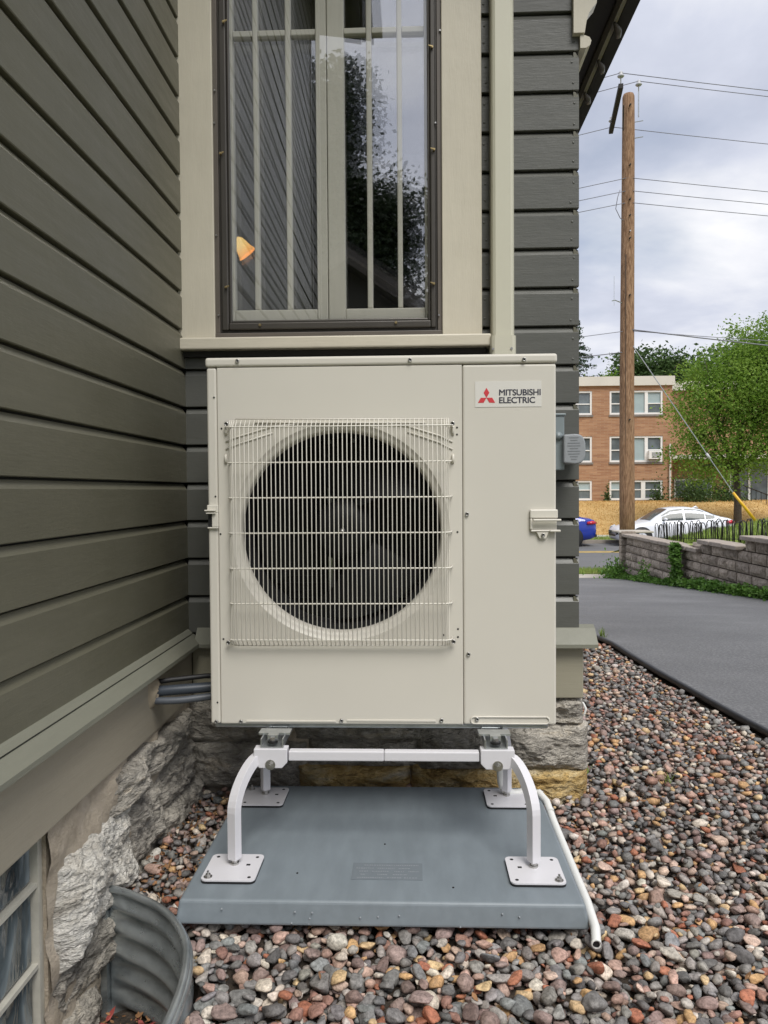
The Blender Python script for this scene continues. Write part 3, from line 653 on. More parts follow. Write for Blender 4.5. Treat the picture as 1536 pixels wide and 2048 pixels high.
def mass_mesh(name, AV, AF, AC=None, nside=3):
    V = np.concatenate(AV).astype(np.float32); F = np.concatenate(AF).astype(np.int32); me = bpy.data.meshes.new(name)
    me.vertices.add(len(V)); me.vertices.foreach_set('co', V.ravel()); me.loops.add(F.size); me.loops.foreach_set('vertex_index', F.ravel())
    me.polygons.add(len(F)); me.polygons.foreach_set('loop_start', np.arange(0, F.size, nside, dtype=np.int32)); me.update(calc_edges=True)
    if AC is not None:
        at_ = me.attributes.new('col', 'FLOAT_COLOR', 'POINT'); at_.data.foreach_set('color', np.concatenate(AC).astype(np.float32).ravel())
    return me
sm = mass_mesh('river_stones', AV, AF, AC); so_ = link('river_stones', sm, 'stone_attr', bed, True); tag(so_, 'mixed grey, pink and tan river stones', kind='stuff')
print('stones', len(stones), 'tris', len(sm.polygons))
# leaf litter among the stones near the left wall and in the well
def flakes(name, n, fn, size, m, parent=None):
    V, F = [], []
    for i in range(n):
        x, y, z = fn(); s_ = size*random.uniform(.5,1.3); q = Matrix.Rotation(random.uniform(0,6.28),3,'Z') @ Matrix.Rotation(random.gauss(0,.6),3,'X') @ Matrix.Rotation(random.gauss(0,.6),3,'Y')
        pts = [(-1,0,0),(-.3,.45,.12),(.5,.35,.05),(1,0,.2),(.5,-.4,.1),(-.3,-.45,.0)]
        n0 = len(V); V += [tuple(Vector((x,y,z)) + q @ (Vector(p)*s_)) for p in pts]; F.append(tuple(range(n0,n0+6)))
    me = bpy.data.meshes.new(name); me.from_pydata(V, [], F); return link(name, me, m, parent)
def hgt(x, y):
    i, j = int((x-GX0)/G), int((y-GY0)/G); return float(H[min(max(i,0),NX-1), min(max(j,0),NY-1)])
def lit():
    while True:
        x = -.74+abs(random.gauss(0,.10)); y = random.uniform(1.85, 2.5)
        if x < -.50: return x, y, hgt(x,y)+.004
tag(flakes('leaf_litter', 260, lit, .008, 'dead_leaf', bed), 'small dry brown leaf crumbs between the stones', kind='stuff')
def wl(): 
    while True:
        x, y = random.uniform(-.76,-.5), random.uniform(1.0,1.8)
        if well_in(x+.02, y+.02): return x, y, -.250+random.random()*.012
tag(flakes('fallen_leaves', 160, wl, .016, 'red_leaf', bed), 'dark red fallen leaves at the bottom of the window well', kind='stuff')
tag(flakes('soil_crumbs', 500, wl, .008, 'dead_leaf', bed), 'brown crumbs at the bottom of the window well', kind='stuff')
def scat():
    while True:
        x, y = random.uniform(-.45,1.3), random.uniform(1.35,4)
        i, j = int((x-GX0)/G), int((y-GY0)/G)
        if okm[i,j]: return x, y, hgt(x,y)+.003
tag(flakes('leaf_scraps', 150, scat, .009, 'dead_leaf', bed), 'scattered dry leaf scraps on the river stones', kind='stuff')
# edging strip along the driveway
ed = [(edge_x(y)-.005+.004*math.sin(y*5), y, .002+drive_z(y)) for y in np.linspace(.9, 9, 60)]
tag(MB().tube(ed, .016, 10).build('landscape_edging', 'edging', None, True), 'black rounded plastic edging strip between stones and driveway', 'edging')
def tuft(name, label, x, y, z, n, h, spread, m='grass_blade', w=.006):
    V, F = [], []
    for i in range(n):
        a = random.uniform(0,6.28); r = random.random()**.5*spread*.3; bx, by = x+math.cos(a)*r, y+math.sin(a)*r; l = h*random.uniform(.5,1.1); a2 = random.uniform(0,6.28); dx, dy = math.cos(a2)*spread*.8*random.random(), math.sin(a2)*spread*.8*random.random()
        px, py = -math.sin(a2)*w, math.cos(a2)*w; n0 = len(V)
        V += [(bx-px,by-py,z),(bx+px,by+py,z),(bx+dx*.4+px*.8,by+dy*.4+py*.8,z+l*.6),(bx+dx*.4-px*.8,by+dy*.4-py*.8,z+l*.6),(bx+dx,by+dy,z+l)]
        F += [(n0,n0+1,n0+2,n0+3),(n0+3,n0+2,n0+4)]
    me = bpy.data.meshes.new(name); me.from_pydata(V, [], F); o = link(name, me, m)
    return tag(o, label, 'grass tuft')
tuft('grass_tuft', 'tiny green grass tuft at the ochre foundation stone', .60, 2.72, .0, 24, .05, .06, w=.0012)
tuft('grass_tuft', 'small green tuft where edging meets the house corner', 1.31, 5.35, -.02, 24, .07, .09, w=.003)
tuft('grass_tuft', 'thin green weed beside the edging near the right border', 1.475, 3.12, .0, 16, .05, .05, w=.0015)
tuft('grass_tuft', 'lone green sprout among the river stones', .86, 2.63, .0, 16, .04, .05, w=.0015)

# ------------------------------------------------------------------ equipment pad
PT = .060
pad = thing('equipment_pad', 'wide grey plastic pad lying on the stones under the heat pump', 'pad', (-.077, 2.08, 0))
pm = MB().add([(-.554,1.722,.006),(.394,1.722,.006),(.394,2.432,.006),(-.554,2.432,.006),(-.546,1.732,PT),(.386,1.732,PT),(.386,2.424,PT),(-.546,2.424,PT)], [(0,3,2,1),(4,5,6,7),(0,1,5,4),(1,2,6,5),(2,3,7,6),(3,0,4,7)]).mesh('pad')
bevel_mesh(pm, .007, 3); link('pad_slab', pm, 'pad', pad)
lx0, lx1, ly0, ly1 = -.155, .018, 1.832, 1.915
pl = MB().box(lx0, lx1, ly0, ly1, PT+.0003, PT+.0012).build('moulded_label', 'pad_label', pad)
for r_, segs in enumerate(([(.16,.95)], [(.05,.30),(.36,.60),(.66,.82)], [(.10,.22),(.28,.52),(.60,.74),(.80,.96)], [(.12,.2),(.36,.5),(.58,.78)], [(.08,.45),(.50,.70),(.74,.92)])):
    for a, b in segs:
        t0 = a
        while t0 < b:
            w_ = random.uniform(.010,.03); y_ = ly1-.013-r_*.0155
            MB().box(lx0+(lx1-lx0)*t0, lx0+(lx1-lx0)*min(t0+w_,b), y_-.0012, y_+.0012, PT+.0013, PT+.0022).build('embossed_mark', 'pad_mark', pl)
            t0 += w_+random.uniform(.006,.015)
for x, y in ((-.08,2.02),(-.29,1.86),(.09,1.80)): MB().tube([(x,y,PT-.002),(x,y,PT+.0015)], .0025, 8).build('dimple', 'hole', pad)
dr = MB()
for k in range(12):
    x = random.uniform(-.45,.36); dr.lathe([(.0001,.0025),(.0018,.0016),(.0026,0)], (x, 1.7215+random.uniform(0,.004), random.uniform(.010,.045)), n=6)
tag(dr.build('water_drops', 'pad_mark', pad), kind='stuff')

# ------------------------------------------------------------------ stand
stand = thing('heat_pump_stand', 'white steel stand with curved legs bolted to the grey pad', 'stand', (-.077, 2.1, PT))
def arc_leg(sx, xb, xf, y0, y1, zt=.298):
    xb += sx*.030; pts = [(xb-sx*.02, y0, zt), (xb, y0, zt)]; n = 14; r_ = abs(xf-xb); ry = .098
    for k in range(1, n+1):
        a = math.pi/2*k/n; pts.append((xb+sx*r_*math.sin(a)*1.0, y0+(y1-y0)*((k/n)**2*(3-2*k/n)), zt-ry*(1-math.cos(a))))
    z_end = .083; zc = pts[-1][2]
    for k in range(1, 6): t_ = k/5; pts.append((xf, y1, zc+(z_end-zc)*t_))
    return pts
LEGS = [(-1,-.378,-.451,2.005,1.885),(1,.216,.293,2.005,1.888),(-1,-.378,-.459,2.375,2.330),(1,.216,.280,2.375,2.333)]
for i, (sx, xb, xf, y0, y1) in enumerate(LEGS):
    mb = MB().tube(arc_leg(sx, xb, xf, y0, y1), .0122, sq=True); lme = mb.mesh('leg'); bevel_mesh(lme, .003, 2, R(60))
    link('leg', lme, 'white_metal', stand, False)
    hx = .066; pxo = xf
    pm_ = MB().box(pxo-hx, pxo+hx, y1-.082, y1+.052, PT+.006, PT+.0095).mesh('plate')
    bm = bmesh.new(); bm.from_mesh(pm_); es = [e for e in bm.edges if abs(e.verts[0].co.z-e.verts[1].co.z) > .001]; bmesh.ops.bevel(bm, geom=es, offset=.014, segments=5, profile=.5, affect='EDGES'); bm.to_mesh(pm_); bm.free()
    fp = link('foot_plate', pm_, 'white_metal', stand)
    rb = pm_.copy(); rb.materials.clear(); ro = link('rubber_mat', rb, 'black', fp); ro.scale = (1,1,1.6); ro.location = (0,0,-(PT+.006)*1.6+PT+.0005)
    for dx, dy in ((-.05,-.066),(.05,-.066),(-.05,.036),(.05,.036)):
        corner = (dx*sx > 0 and dy < 0) if i < 2 else (dx*sx > 0 and dy > 0)
        if corner:
            b = MB(); b.tube([(pxo+dx,y1+dy,PT+.0095),(pxo+dx,y1+dy,PT+.011)], .0105, 14); b.tube([(pxo+dx,y1+dy,PT+.011),(pxo+dx,y1+dy,PT+.017)], .0065, 6); b.tube([(pxo+dx,y1+dy,PT+.017),(pxo+dx,y1+dy,PT+.024)], .003, 8); b.build('anchor_bolt', 'screw', fp)
        else: MB().tube([(pxo+dx,y1+dy,PT+.0094),(pxo+dx,y1+dy,PT+.0099)], .0045, 10).build('bolt_hole', 'hole', fp)
    MB().box(pxo-sx*.035-.005, pxo-sx*.035+.005, y1-.008, y1+.0, PT+.0094, PT+.0099).build('slot', 'hole', fp)
    b = MB(); b.tube([(xf,y1,PT+.0095),(xf,y1,PT+.014)], .0105, 14); b.tube([(xf,y1,PT+.014),(xf,y1,PT+.022)], .008, 6); b.tube([(xf,y1,PT+.022),(xf,y1,.090)], .0045, 10); b.build('levelling_bolt', 'screw', stand)
for y0 in (2.005, 2.375):
    bt = MB().box(-.331, -.080, y0-.013, y0+.013, .292, .318).mesh('b'); bevel_mesh(bt, .003); link('cross_bar', bt, 'white_metal', stand)
    bt = MB().box(-.0794, .169, y0-.0127, y0+.0127, .2923, .3177).mesh('b'); bevel_mesh(bt, .003); link('cross_bar', bt, 'white_metal', stand)
    for xc in (-.378, .216):
        poly = [(xc-.044,.325),(xc+.044,.325),(xc+.044,.289),(xc+.030,.274),(xc-.030,.274),(xc-.044,.289)]
        bme = MB().prism(poly, y0-.018, y0+.016, 'y').mesh('bracket'); bevel_mesh(bme, .002); bk = link('bracket', bme, 'white_metal', stand)
        b = MB(); b.tube([(xc,y0-.0185,.284),(xc,y0-.0205,.284)], .0135, 16); b.tube([(xc,y0-.0205,.284),(xc,y0-.028,.284)], .0085, 6); b.tube([(xc,y0-.028,.284),(xc,y0-.034,.284)], .005, 10); b.build('bolt', 'screw', bk)
for xc in (-.375, .213):
    mb = MB().box(xc-.030, xc-.027, 1.995, 2.42, .326, .349).box(xc+.027, xc+.030, 1.995, 2.42, .326, .349).box(xc-.0269, xc+.0269, 1.995, 2.42, .3258, .3285)
    mb.build('strut', 'galv', stand)

# ------------------------------------------------------------------ heat pump
UX0, UX1, UZ0, UZ1, UF, UB = -.5645, .388, .357, 1.368, 2.10, 2.43
hp = thing('heat_pump', 'large beige outdoor heat pump with round fan behind wire grille', 'heat pump', (-.088, 2.26, .335))
XA, XD = -.536, .1345
tcm = MB().box(UX0-.003, UX1+.003, UF-.004, UB+.003, 1.3425, UZ1).mesh('t'); bevel_mesh(tcm, .007, 3); link('top_cover', tcm, 'unit', hp)
lp = MB().box(UX0, XA-.001, UF, UB, UZ0, 1.341).mesh('p'); bevel_mesh(lp, .006, 3); link('left_panel', lp, 'unit', hp)
rp = MB().box(XD+.0012, UX1, UF, UB, UZ0, 1.341).mesh('p'); bevel_mesh(rp, .006, 3); link('service_panel', rp, 'unit', hp)
MB().box(XA+.003, XD-.003, UB-.004, UB, UZ0, 1.341).build('back_panel', 'unit', hp)
bp = MB().box(XA-.02, UX1-.02, UF+.012, UB-.01, .343, .356).mesh('p'); bevel_mesh(bp, .004); link('base_pan', bp, 'galv', hp)
HC = (-.199, .888)
fm = MB(); N = 144; ring = []; rect = []
cors = [math.atan2(z-HC[1], x-HC[0]) for x in (XA, XD) for z in (UZ0, 1.341)]
angs = sorted([2*math.pi*k/N-math.pi for k in range(N)] + cors)
def rect_pt(a):
    c, s_ = math.cos(a), math.sin(a); ts = []
    if c > 1e-9: ts.append((XD-HC[0])/c)
    if c < -1e-9: ts.append((XA-HC[0])/c)
    if s_ > 1e-9: ts.append((1.341-HC[1])/s_)
    if s_ < -1e-9: ts.append((UZ0-HC[1])/s_)
    t_ = min(ts); return HC[0]+c*t_, HC[1]+s_*t_
prof = [(.300,0),(.298,.0012),(.294,.0045),(.288,.007),(.282,.009),(.279,.012),(.276,.018),(.2745,.026),(.274,.034)]
rows = [[(x, UF+.024, z) for x, z in map(rect_pt, angs)], [(x, UF+.002, z) for x, z in map(rect_pt, angs)], [(HC[0]+(x-HC[0])*.994, UF, HC[1]+(z-HC[1])*.994) for x, z in map(rect_pt, angs)]]
for r_, d in prof: rows.append([(HC[0]+r_*math.cos(a), UF+d, HC[1]+r_*math.sin(a)) for a in angs])
n = len(angs); fm.add([p for rw in rows for p in rw], [(j*n+k, j*n+(k+1)%n, (j+1)*n+(k+1)%n, (j+1)*n+k) for j in range(len(rows)-1) for k in range(n)])
fpo = fm.build('front_panel', 'unit', hp)
fpo.data.polygons.foreach_set('use_smooth', [i//n >= 3 for i in range(len(fpo.data.polygons))])
MB().lathe([(.2739,.0342),(.270,.09),(.270,.20)], (HC[0], UF, HC[1]), 'y', 72).build('fan_shroud', 'black', hp, True)
# embossed lines of the front
def ridge(name, pts, r_=.0022, m='unit'): return MB().tube(pts, r_, 6).build(name, m, hp, True)
for seg in ([(452,884),(475,874),(545,853),(590,849)], [(452,899),(480,887),(545,866)], [(905,884),(880,872),(815,852),(770,848)], [(905,899),(878,885),(815,864)]):
    ridge('pressed_rib', [(at(a,b,2.1)[0], 2.0995, at(a,b,2.1)[1]) for a, b in seg], .0028)
ridge('pressed_rib', [(at(a,846,2.1)[0], 2.0995, at(a,846,2.1)[1]) for a in (510,600,700,850)], .003)
for a0, a1, b in ((493,672,1442),(694,872,1441)):
    x0, z = at(a0, b, 2.1); x1, _ = at(a1, b, 2.1); bbox('pressed_rib', x0, x1, 2.0978, 2.1005, z-.0028, z+.0028, 'unit', hp, .001)
x0, z0 = at(944, 1447, 2.1); x1, z1 = at(1096, 1434, 2.1)
mb = MB(); cx0, cx1, zc, rr = x0+.006, x1-.006, (z0+z1)/2, (z1-z0)/2
loop = [(cx1+rr*math.sin(a), 2.0985, zc+rr*math.cos(a)) for a in np.linspace(0,math.pi,8)] + [(cx0-rr*math.sin(a), 2.0985, zc-rr*math.cos(a)) for a in np.linspace(0,math.pi,8)]
mb.tube(loop+[loop[0]], .0022, 6).build('pressed_rib', 'unit', hp, True)
# screws and holes
def screw(px, py, yy=2.0985, r_=.0055, par=hp):
    x, z = at(px, py, yy); b = MB(); b.lathe([(.0001,-.0015),(r_*.55,-.0015),(r_*.6,-.0045),(r_*.95,-.004),(r_,0)], (x, yy, z), 'y', 14); o = b.build('screw', 'screw', par, True)
    MB().tube([(x, yy-.0035, z),(x, yy-.0048, z)], r_*.33, 6).build('socket', 'hole', o)
for p in ((475,722),(820,720),(1048,719)): screw(*p, 2.0955)
for p in ((934,1028),(937,1308),(433,1443),(482,1443),(683,1441),(883,1440),(954,1438)): screw(*p)
for p in ((428,795),(431,993),(443,857),(441,1068),(447,1278),(914,855),(914,869),(915,1064),(916,1258),(916,1274),(887,1270),(435,1405)):
    x, z = at(*p, 2.0995); MB().tube([(x,2.0998,z),(x,2.0990,z)], .0026, 10).build('punched_hole', 'hole', hp)
# wire grille
gr = MB(); GY = 2.066
gx0, gz1 = at(456, 838, GY); gx1, gz0 = at(899, 1291, GY)
gp = None
zr = [at(680, p, GY)[1] for p in (852,924,995,1066,1137,1208,1281)]
grille = MB().tube([(at(470,838,2.088)[0],2.088,at(470,838,2.088)[1]),(at(893,838,2.088)[0],2.088,at(893,838,2.088)[1])], .0016, 6).build('grille', 'wire', hp, True); grille['label'] = 'bowed wire guard in front of the fan'
zt, zb = at(680,838,2.088)[1], at(680,1291,2.088)[1]
MB().tube([(at(470,1291,2.088)[0],2.088,zb),(at(893,1291,2.088)[0],2.088,zb)], .0016, 6).build('wire', 'wire', grille, True)
for z in zr:
    MB().tube([(gx0-.004,2.098,z),(gx0-.003,2.076,z),(gx0+.006,GY+.003,z),(gx1-.006,GY+.003,z),(gx1+.006,2.074,z+.001),(gx1+.010,2.098,z+.003)], .0020, 6).build('wire', 'wire', grille, True)
NW = 53
for k in range(NW):
    t_ = k/(NW-1); s_ = (t_-.5)*2; x = (gx0+gx1)/2 + (gx1-gx0)/2*(s_*1.06 if abs(s_) < .9 else math.copysign(.954+(abs(s_)-.9)*.46, s_))
    yo = GY + (.012*max(0,(abs(s_)-.88)/.12)**2)
    MB().tube([(x,2.0885,zt-.0005),(x,2.075,zr[0]+.006),(x,yo,zr[0]-.004),(x,yo,zr[-1]+.004),(x,2.075,zr[-1]-.004),(x,2.0885,zb+.0005)], .00138, 5).build('wire', 'wire', grille, True)
for p in ((453,848),(905,847),(457,1285),(907,1283)): screw(*p, 2.086, .0062, grille)
for p in ((906,917),(452,917),(906,860),(452,860)):
    x, z = at(*p, 2.098); MB().tube([(x,2.1,z-.012),(x,2.094,z-.008),(x,2.094,z+.006),(x,2.1,z+.010)], .0035, 8).build('clip', 'unit_plastic', grille, True)
# fan, motor and coil
fan = MB().lathe([(.001,-.006),(.03,-.006),(.062,.0),(.085,.018),(.09,.09)], (HC[0], 2.165, HC[1]), 'y', 36).build('fan', 'fan', hp, True)
MB().lathe([(.0005,-.012),(.006,-.010),(.009,0)], (HC[0], 2.160, HC[1]), 'y', 12).build('hub_nut', 'screw', fan, True)
def blade_fn(a0):
    def fn(u, v):
        r_ = .085 + .170*u; a = a0 + (v-.5)*(1.05+.55*u) - .35*u; y = 2.205 + (v-.5)*.085 + .012*math.sin(math.pi*v)
        return (HC[0]+r_*math.cos(a), y, HC[1]+r_*math.sin(a))
    return fn
for a0 in (-.95, 1.45, 3.35): link('blade', grid_mesh(12, 16, blade_fn(a0)), 'fan', fan, True)
for xb in (-.255, -.185): MB().box(xb, xb+.012, 2.30, 2.32, .36, 1.33).build('motor_bracket', 'galv', hp)
MB().lathe([(.001,0),(.05,0),(.055,.01),(.055,.08)], (HC[0],2.26,HC[1]), 'y', 24).build('motor', 'fan', hp, True)
MB().box(XA+.005, XD-.005, 2.36, 2.40, .36, 1.335).build('coil', 'coil', hp)
cl = MB()
for k in range(42): cl.box(XA+.006, XD-.006, 2.3555, 2.359, .38+k*.0225, .3815+k*.0225)
cl.build('coil_tubes', 'coil_line', hp)
# handles
hx0, hz1 = at(1059, 1019, 2.1); hx1, hz0 = at(1103, 1062, 2.1)
hd = MB(); hd.box(hx0, UX1+.003, 2.090, 2.0998, hz1-.024, hz1); hd.box(hx0, hx0+.007, 2.090, 2.0998, hz0+.004, hz1-.0241); hd.box(hx0+.002, UX1+.003, 2.090, 2.0998, hz0-.002, hz0+.0039)
hm = hd.mesh('h'); bevel_mesh(hm, .003, 2); ho = link('handle', hm, 'unit_plastic', hp)
MB().box(hx0+.0072, UX1+.001, 2.0975, 2.0997, hz0+.0042, hz1-.0243).build('recess', 'unit_plastic', ho)
bbox('grip', hx0+.007, UX1+.010, 2.078, 2.0895, hz1-.031, hz1-.0255, 'unit_plastic', ho, .002)
bbox('grip', UX1-.02, UX1+.009, 2.082, 2.0898, hz0-.002, hz0+.004, 'unit_plastic', ho, .002)
xs, zs = at(1086, 1071, 2.09)
MB().prism([(xs-.016,hz0-.0022),(xs+.016,hz0-.0022),(xs+.008,zs-.008),(xs-.008,zs-.008)], 2.092, 2.0998, 'y').build('tab', 'unit_plastic', ho); screw(1086, 1070, 2.0915, .005, ho)
lx, lz1 = at(413, 1010, 2.1); lx1, lz0 = at(438, 1057, 2.1)
hl = MB(); hl.box(UX0-.001, lx1, 2.092, 2.0998, lz1-.022, lz1); hl.box(UX0+.012, lx1, 2.092, 2.0998, lz0+.004, lz1-.0221); hl.box(UX0-.001, lx1, 2.092, 2.0998, lz0, lz0+.0039)
hm = hl.mesh('h'); bevel_mesh(hm, .002, 2); ho = link('handle', hm, 'unit_plastic', hp)
bbox('grip', UX0-.006, lx1-.006, 2.082, 2.0915, lz1-.017, lz1-.013, 'unit_plastic', ho, .0015); bbox('grip', UX0-.003, lx1-.006, 2.084, 2.0915, lz1-.024, lz1-.021, 'unit_plastic', ho, .0015)
MB().box(UX0+.0005, UX0+.0118, 2.0985, 2.0999, lz0+.004, lz1-.0221).build('recess', 'black', ho)
# badge
bx0, bz1 = at(950, 763, 2.0993); bx1, bz0 = at(1083, 813, 2.0993)
bd = MB().box(bx0, bx1, 2.0990, 2.0998, bz0, bz1).build('badge', 'sticker', hp)
ex, ez = at(973, 795.5, 2.0988); s_ = .0155
for k, d in enumerate((90, 210, 330)):
    def dd(a, l): return (ex+l*math.cos(R(a)), ez+l*math.sin(R(a)))
    MB().prism([(ex,ez), dd(d-30,s_), dd(d,s_*1.732), dd(d+30,s_)], 2.0984, 2.0989, 'y').build('emblem', 'red', bd)
def text(body, x0, x1, z0, z1, y, m, parent):
    cu = bpy.data.curves.new('lettering', 'FONT'); cu.body = body; cu.extrude = .02; cu.space_character = .96
    o = bpy.data.objects.new('tmp', cu); COL.objects.link(o); bpy.context.view_layer.update()
    me = bpy.data.meshes.new_from_object(o.evaluated_get(bpy.context.evaluated_depsgraph_get())); bpy.data.objects.remove(o)
    P = np.array([v.co[:] for v in me.vertices]); mn, mxx = P.min(0), P.max(0)
    for v in me.vertices:
        c = v.co; v.co = (x0+(c.x-mn[0])/(mxx[0]-mn[0])*(x1-x0), y-(c.z-mn[2])/(mxx[2]-mn[2])*.0004, z0+(c.y-mn[1])/(mxx[1]-mn[1])*(z1-z0))
    bm = bmesh.new()
    for k, (ox, oz) in enumerate(((0,0),(.0005,.0001),(-.0005,-.0001),(.0001,-.0003),(-.0001,.0003))):
        m2 = me.copy(); m2.transform(Matrix.Translation((ox, -.00004*k, oz))); bm.from_mesh(m2); bpy.data.meshes.remove(m2)
    bm.to_mesh(me); bm.free(); me.materials.clear(); return link('lettering', me, m, parent)
for body, (a0,b1), (a1,b0) in (('MITSUBISHI',(998.5,779),(1081,790)), ('ELECTRIC',(998.5,794.5),(1070,805.5))):
    xa, za = at(a0,b1,2.0988); xb, zb_ = at(a1,b0,2.0988); text(body, xa, xb, zb_, za, 2.0988, 'ink', bd)
# feet on the struts
for xc in (-.375, .213):
    for y0 in (2.05, 2.38):
        b = MB().box(xc-.042, xc+.042, y0-.02, y0+.02, .3495, .3545); b.box(xc-.014, xc+.014, y0-.040, y0-.0201, .340, .3545); fo = b.build('mounting_foot', 'galv', hp)
        c = MB(); c.tube([(xc,y0-.045,.337),(xc,y0-.045,.343)], .013, 12); c.build('rubber_bush', 'black', fo); MB().tube([(xc,y0-.045,.343),(xc,y0-.045,.351)], .0075, 6).build('bolt', 'screw', fo)

# ------------------------------------------------------------------ things on the wall
dx0, _ = at(982, 300, 2.53); dx1, _ = at(1027, 300, 2.53); dz = at(1005, 708, 2.53)[1]; dz1 = at(1005, 674, 2.53)[1]
duct = thing('line_duct', 'cream plastic line set duct rising beside the window', 'duct', ((dx0+dx1)/2, 2.55, dz))
def duct_mesh(x0, x1, y0, y1, z0, z1, ch=.012):
    poly = [(x0,y1),(x0,y0+ch),(x0+ch*.35,y0+ch*.35),(x0+ch,y0),(x1-ch,y0),(x1-ch*.35,y0+ch*.35),(x1,y0+ch),(x1,y1)]
    return MB().prism(poly, z0, z1, 'z')
duct_mesh(dx0, dx1, 2.512, 2.579, dz1, 3.05).build('duct_cover', 'duct', duct)
duct_mesh(dx0-.005, dx1+.005, 2.506, 2.5785, dz-.12, dz1+.001, .013).build('end_coupling', 'duct', duct)
for p in ((986,698),(1023,697)):
    x, z = at(*p, 2.507); MB().tube([(x,2.5075,z),(x,2.503,z)], .004, 8).build('screw', 'screw', duct)
dbx = thing('disconnect_box', 'grey electrical disconnect box with rounded pull cover behind the heat pump', 'electrical box', (.49, 2.50, 1.06))
x0, zt_ = at(1085, 832, 2.47); x1, zb_ = at(1129, 940, 2.47)
bbox('enclosure', x0, x1, 2.47, 2.578, zb_, zt_, 'grey_box', dbx, .003)
bbox('lid', x0, x1+.004, 2.466, 2.579, zt_+.0005, zt_+.008, 'grey_box', dbx, .002)
xk, zk = at(1117, 872, 2.465); MB().lathe([(.0001,-.012),(.009,-.010),(.013,-.004),(.014,0)], (xk, 2.4695, zk), 'y', 16).build('knockout_dome', 'grey_box', dbx, True)
xa, za = at(1127, 868, 2.45); xb, zb2 = at(1171, 928, 2.45)
zc = (za+zb2)/2; hh = (za-zb2)/2; poly = [(xa,zb2+.004),(xa,za-.002)]
for a in np.linspace(90, -90, 15):
    ca, sa = math.cos(R(a)), math.sin(R(a)); poly.append((xb-.036+.036*math.copysign(abs(ca)**.7,ca), zc+hh*math.copysign(abs(sa)**.7,sa)))
cm = MB().prism(poly, 2.445, 2.56, 'y').mesh('c'); bevel_mesh(cm, .005, 3, R(50)); cv = link('pull_cover', cm, 'grey_cover', dbx)
for k in range(9):
    w = (.030,.022,.038,.040,.026,.040,.036,.024,.018)[k]; xm = (xa+xb)/2-.003; z = za-.012-k*.0085
    MB().box(xm-w/2, xm+w/2, 2.4442, 2.4449, z-.0012, z+.0012).build('moulded_text_line', 'grey_ink', cv)
bbox('back_conduit', x1-.055, x1-.033, 2.53, 2.578, .56, zb_-.0005, 'conduit', dbx, .004)
# conduits through the skirt board
hy, hz = 2.165, .430
pipes = thing('conduit_bundle', 'dark grey flexible conduits running from wall hole to heat pump', 'conduit', (WX+.02, hy, hz))
pu = MB()
def putty(u, v):
    a = 2*math.pi*u; r_ = .012+.040*v; k = 1+.18*fbm((math.cos(a)*2, math.sin(a)*2, 3))
    return (WX+.034-.022*v**2+.006*fbm((a*2, v*3, 1)), hy+r_*k*math.cos(a)*.75, hz+r_*k*1.0*math.sin(a))
link('putty_collar', grid_mesh(28, 8, putty), 'putty', pipes, True)
def ribbed(name, pts, r_, m, parent, step=.006):
    P = [Vector(p) for p in pts]; out = []; rs = []
    for i in range(len(P)-1):
        p0, p1, p2, p3 = P[max(i-1,0)], P[i], P[i+1], P[min(i+2,len(P)-1)]; L = max(2, int((p2-p1).length/step*2))
        for k in range(L):
            t_ = k/L; out.append(.5*((2*p1)+(p2-p0)*t_+(2*p0-5*p1+4*p2-p3)*t_*t_+(3*p1-p0-3*p2+p3)*t_**3)); rs.append(r_*(1+.07*((len(out)%2)*2-1)))
    return MB().tube(out, rs, 10).build(name, m, parent, True)
ribbed('conduit', [(WX-.02,hy,hz-.004),(WX+.08,hy+.01,hz+.002),(WX+.18,hy+.03,hz+.006),(UX0+.02,2.20,hz+.012)], .0150, 'conduit', pipes)
ribbed('conduit', [(WX-.02,hy-.01,hz-.023),(WX+.08,hy-.005,hz-.025),(WX+.18,hy+.02,hz-.019),(UX0+.02,2.20,hz-.016)], .0105, 'conduit_pale', pipes)
MB().tube([(WX-.02,hy+.01,hz+.018),(WX+.06,hy+.03,hz+.026),(WX+.15,hy+.06,hz+.030),(UX0+.02,2.24,hz+.03)], .0075, 8).build('cable', 'black', pipes, True)
# drain hose
drain = thing('drain_hose', 'white condensate drain tube lying along the right pad edge', 'hose', (.42, 2.0, 0))
ribbed('corrugated_hose', [(.262,2.33,.34),(.262,2.335,.20),(.268,2.34,.10),(.300,2.355,.068),(.345,2.36,.070),(.392,2.345,.066)], .0125, 'pvc', drain)
pth = [(.380,2.352,.072),(.398,2.31,.060),(.4035,2.22,.036),(.4045,2.0,.030),(.4045,1.80,.028),(.400,1.70,.024),(.390,1.650,.018)]
MB().tube(pth, .0108, 14, cap=False).build('drain_pipe', 'pvc', drain, True)
MB().lathe([(.0118,-.012),(.0118,.012)], (.4015,2.27,.047), 'y', 14).build('coupling', 'pvc', drain, True)
MB().lathe([(.008,0),(.0108,0),(.0110,.004)], (.390,1.6495,.018), 'y', 14).build('pipe_lip', 'pvc', drain, True)
MB().tube([(.3908,1.654,.0182),(.392,1.66,.0184)], .0085, 12).build('pipe_bore', 'black', drain)
tag(MB().tube([(.556,2.60,.292),(.570,2.598,.280),(.578,2.596,.262),(.574,2.596,.245),(.566,2.597,.236)], [.002,.0035,.0045,.004,.002], 8).build('cable_end', 'pvc', None, True), 'short white cable end poking out at the foundation corner', 'cable')

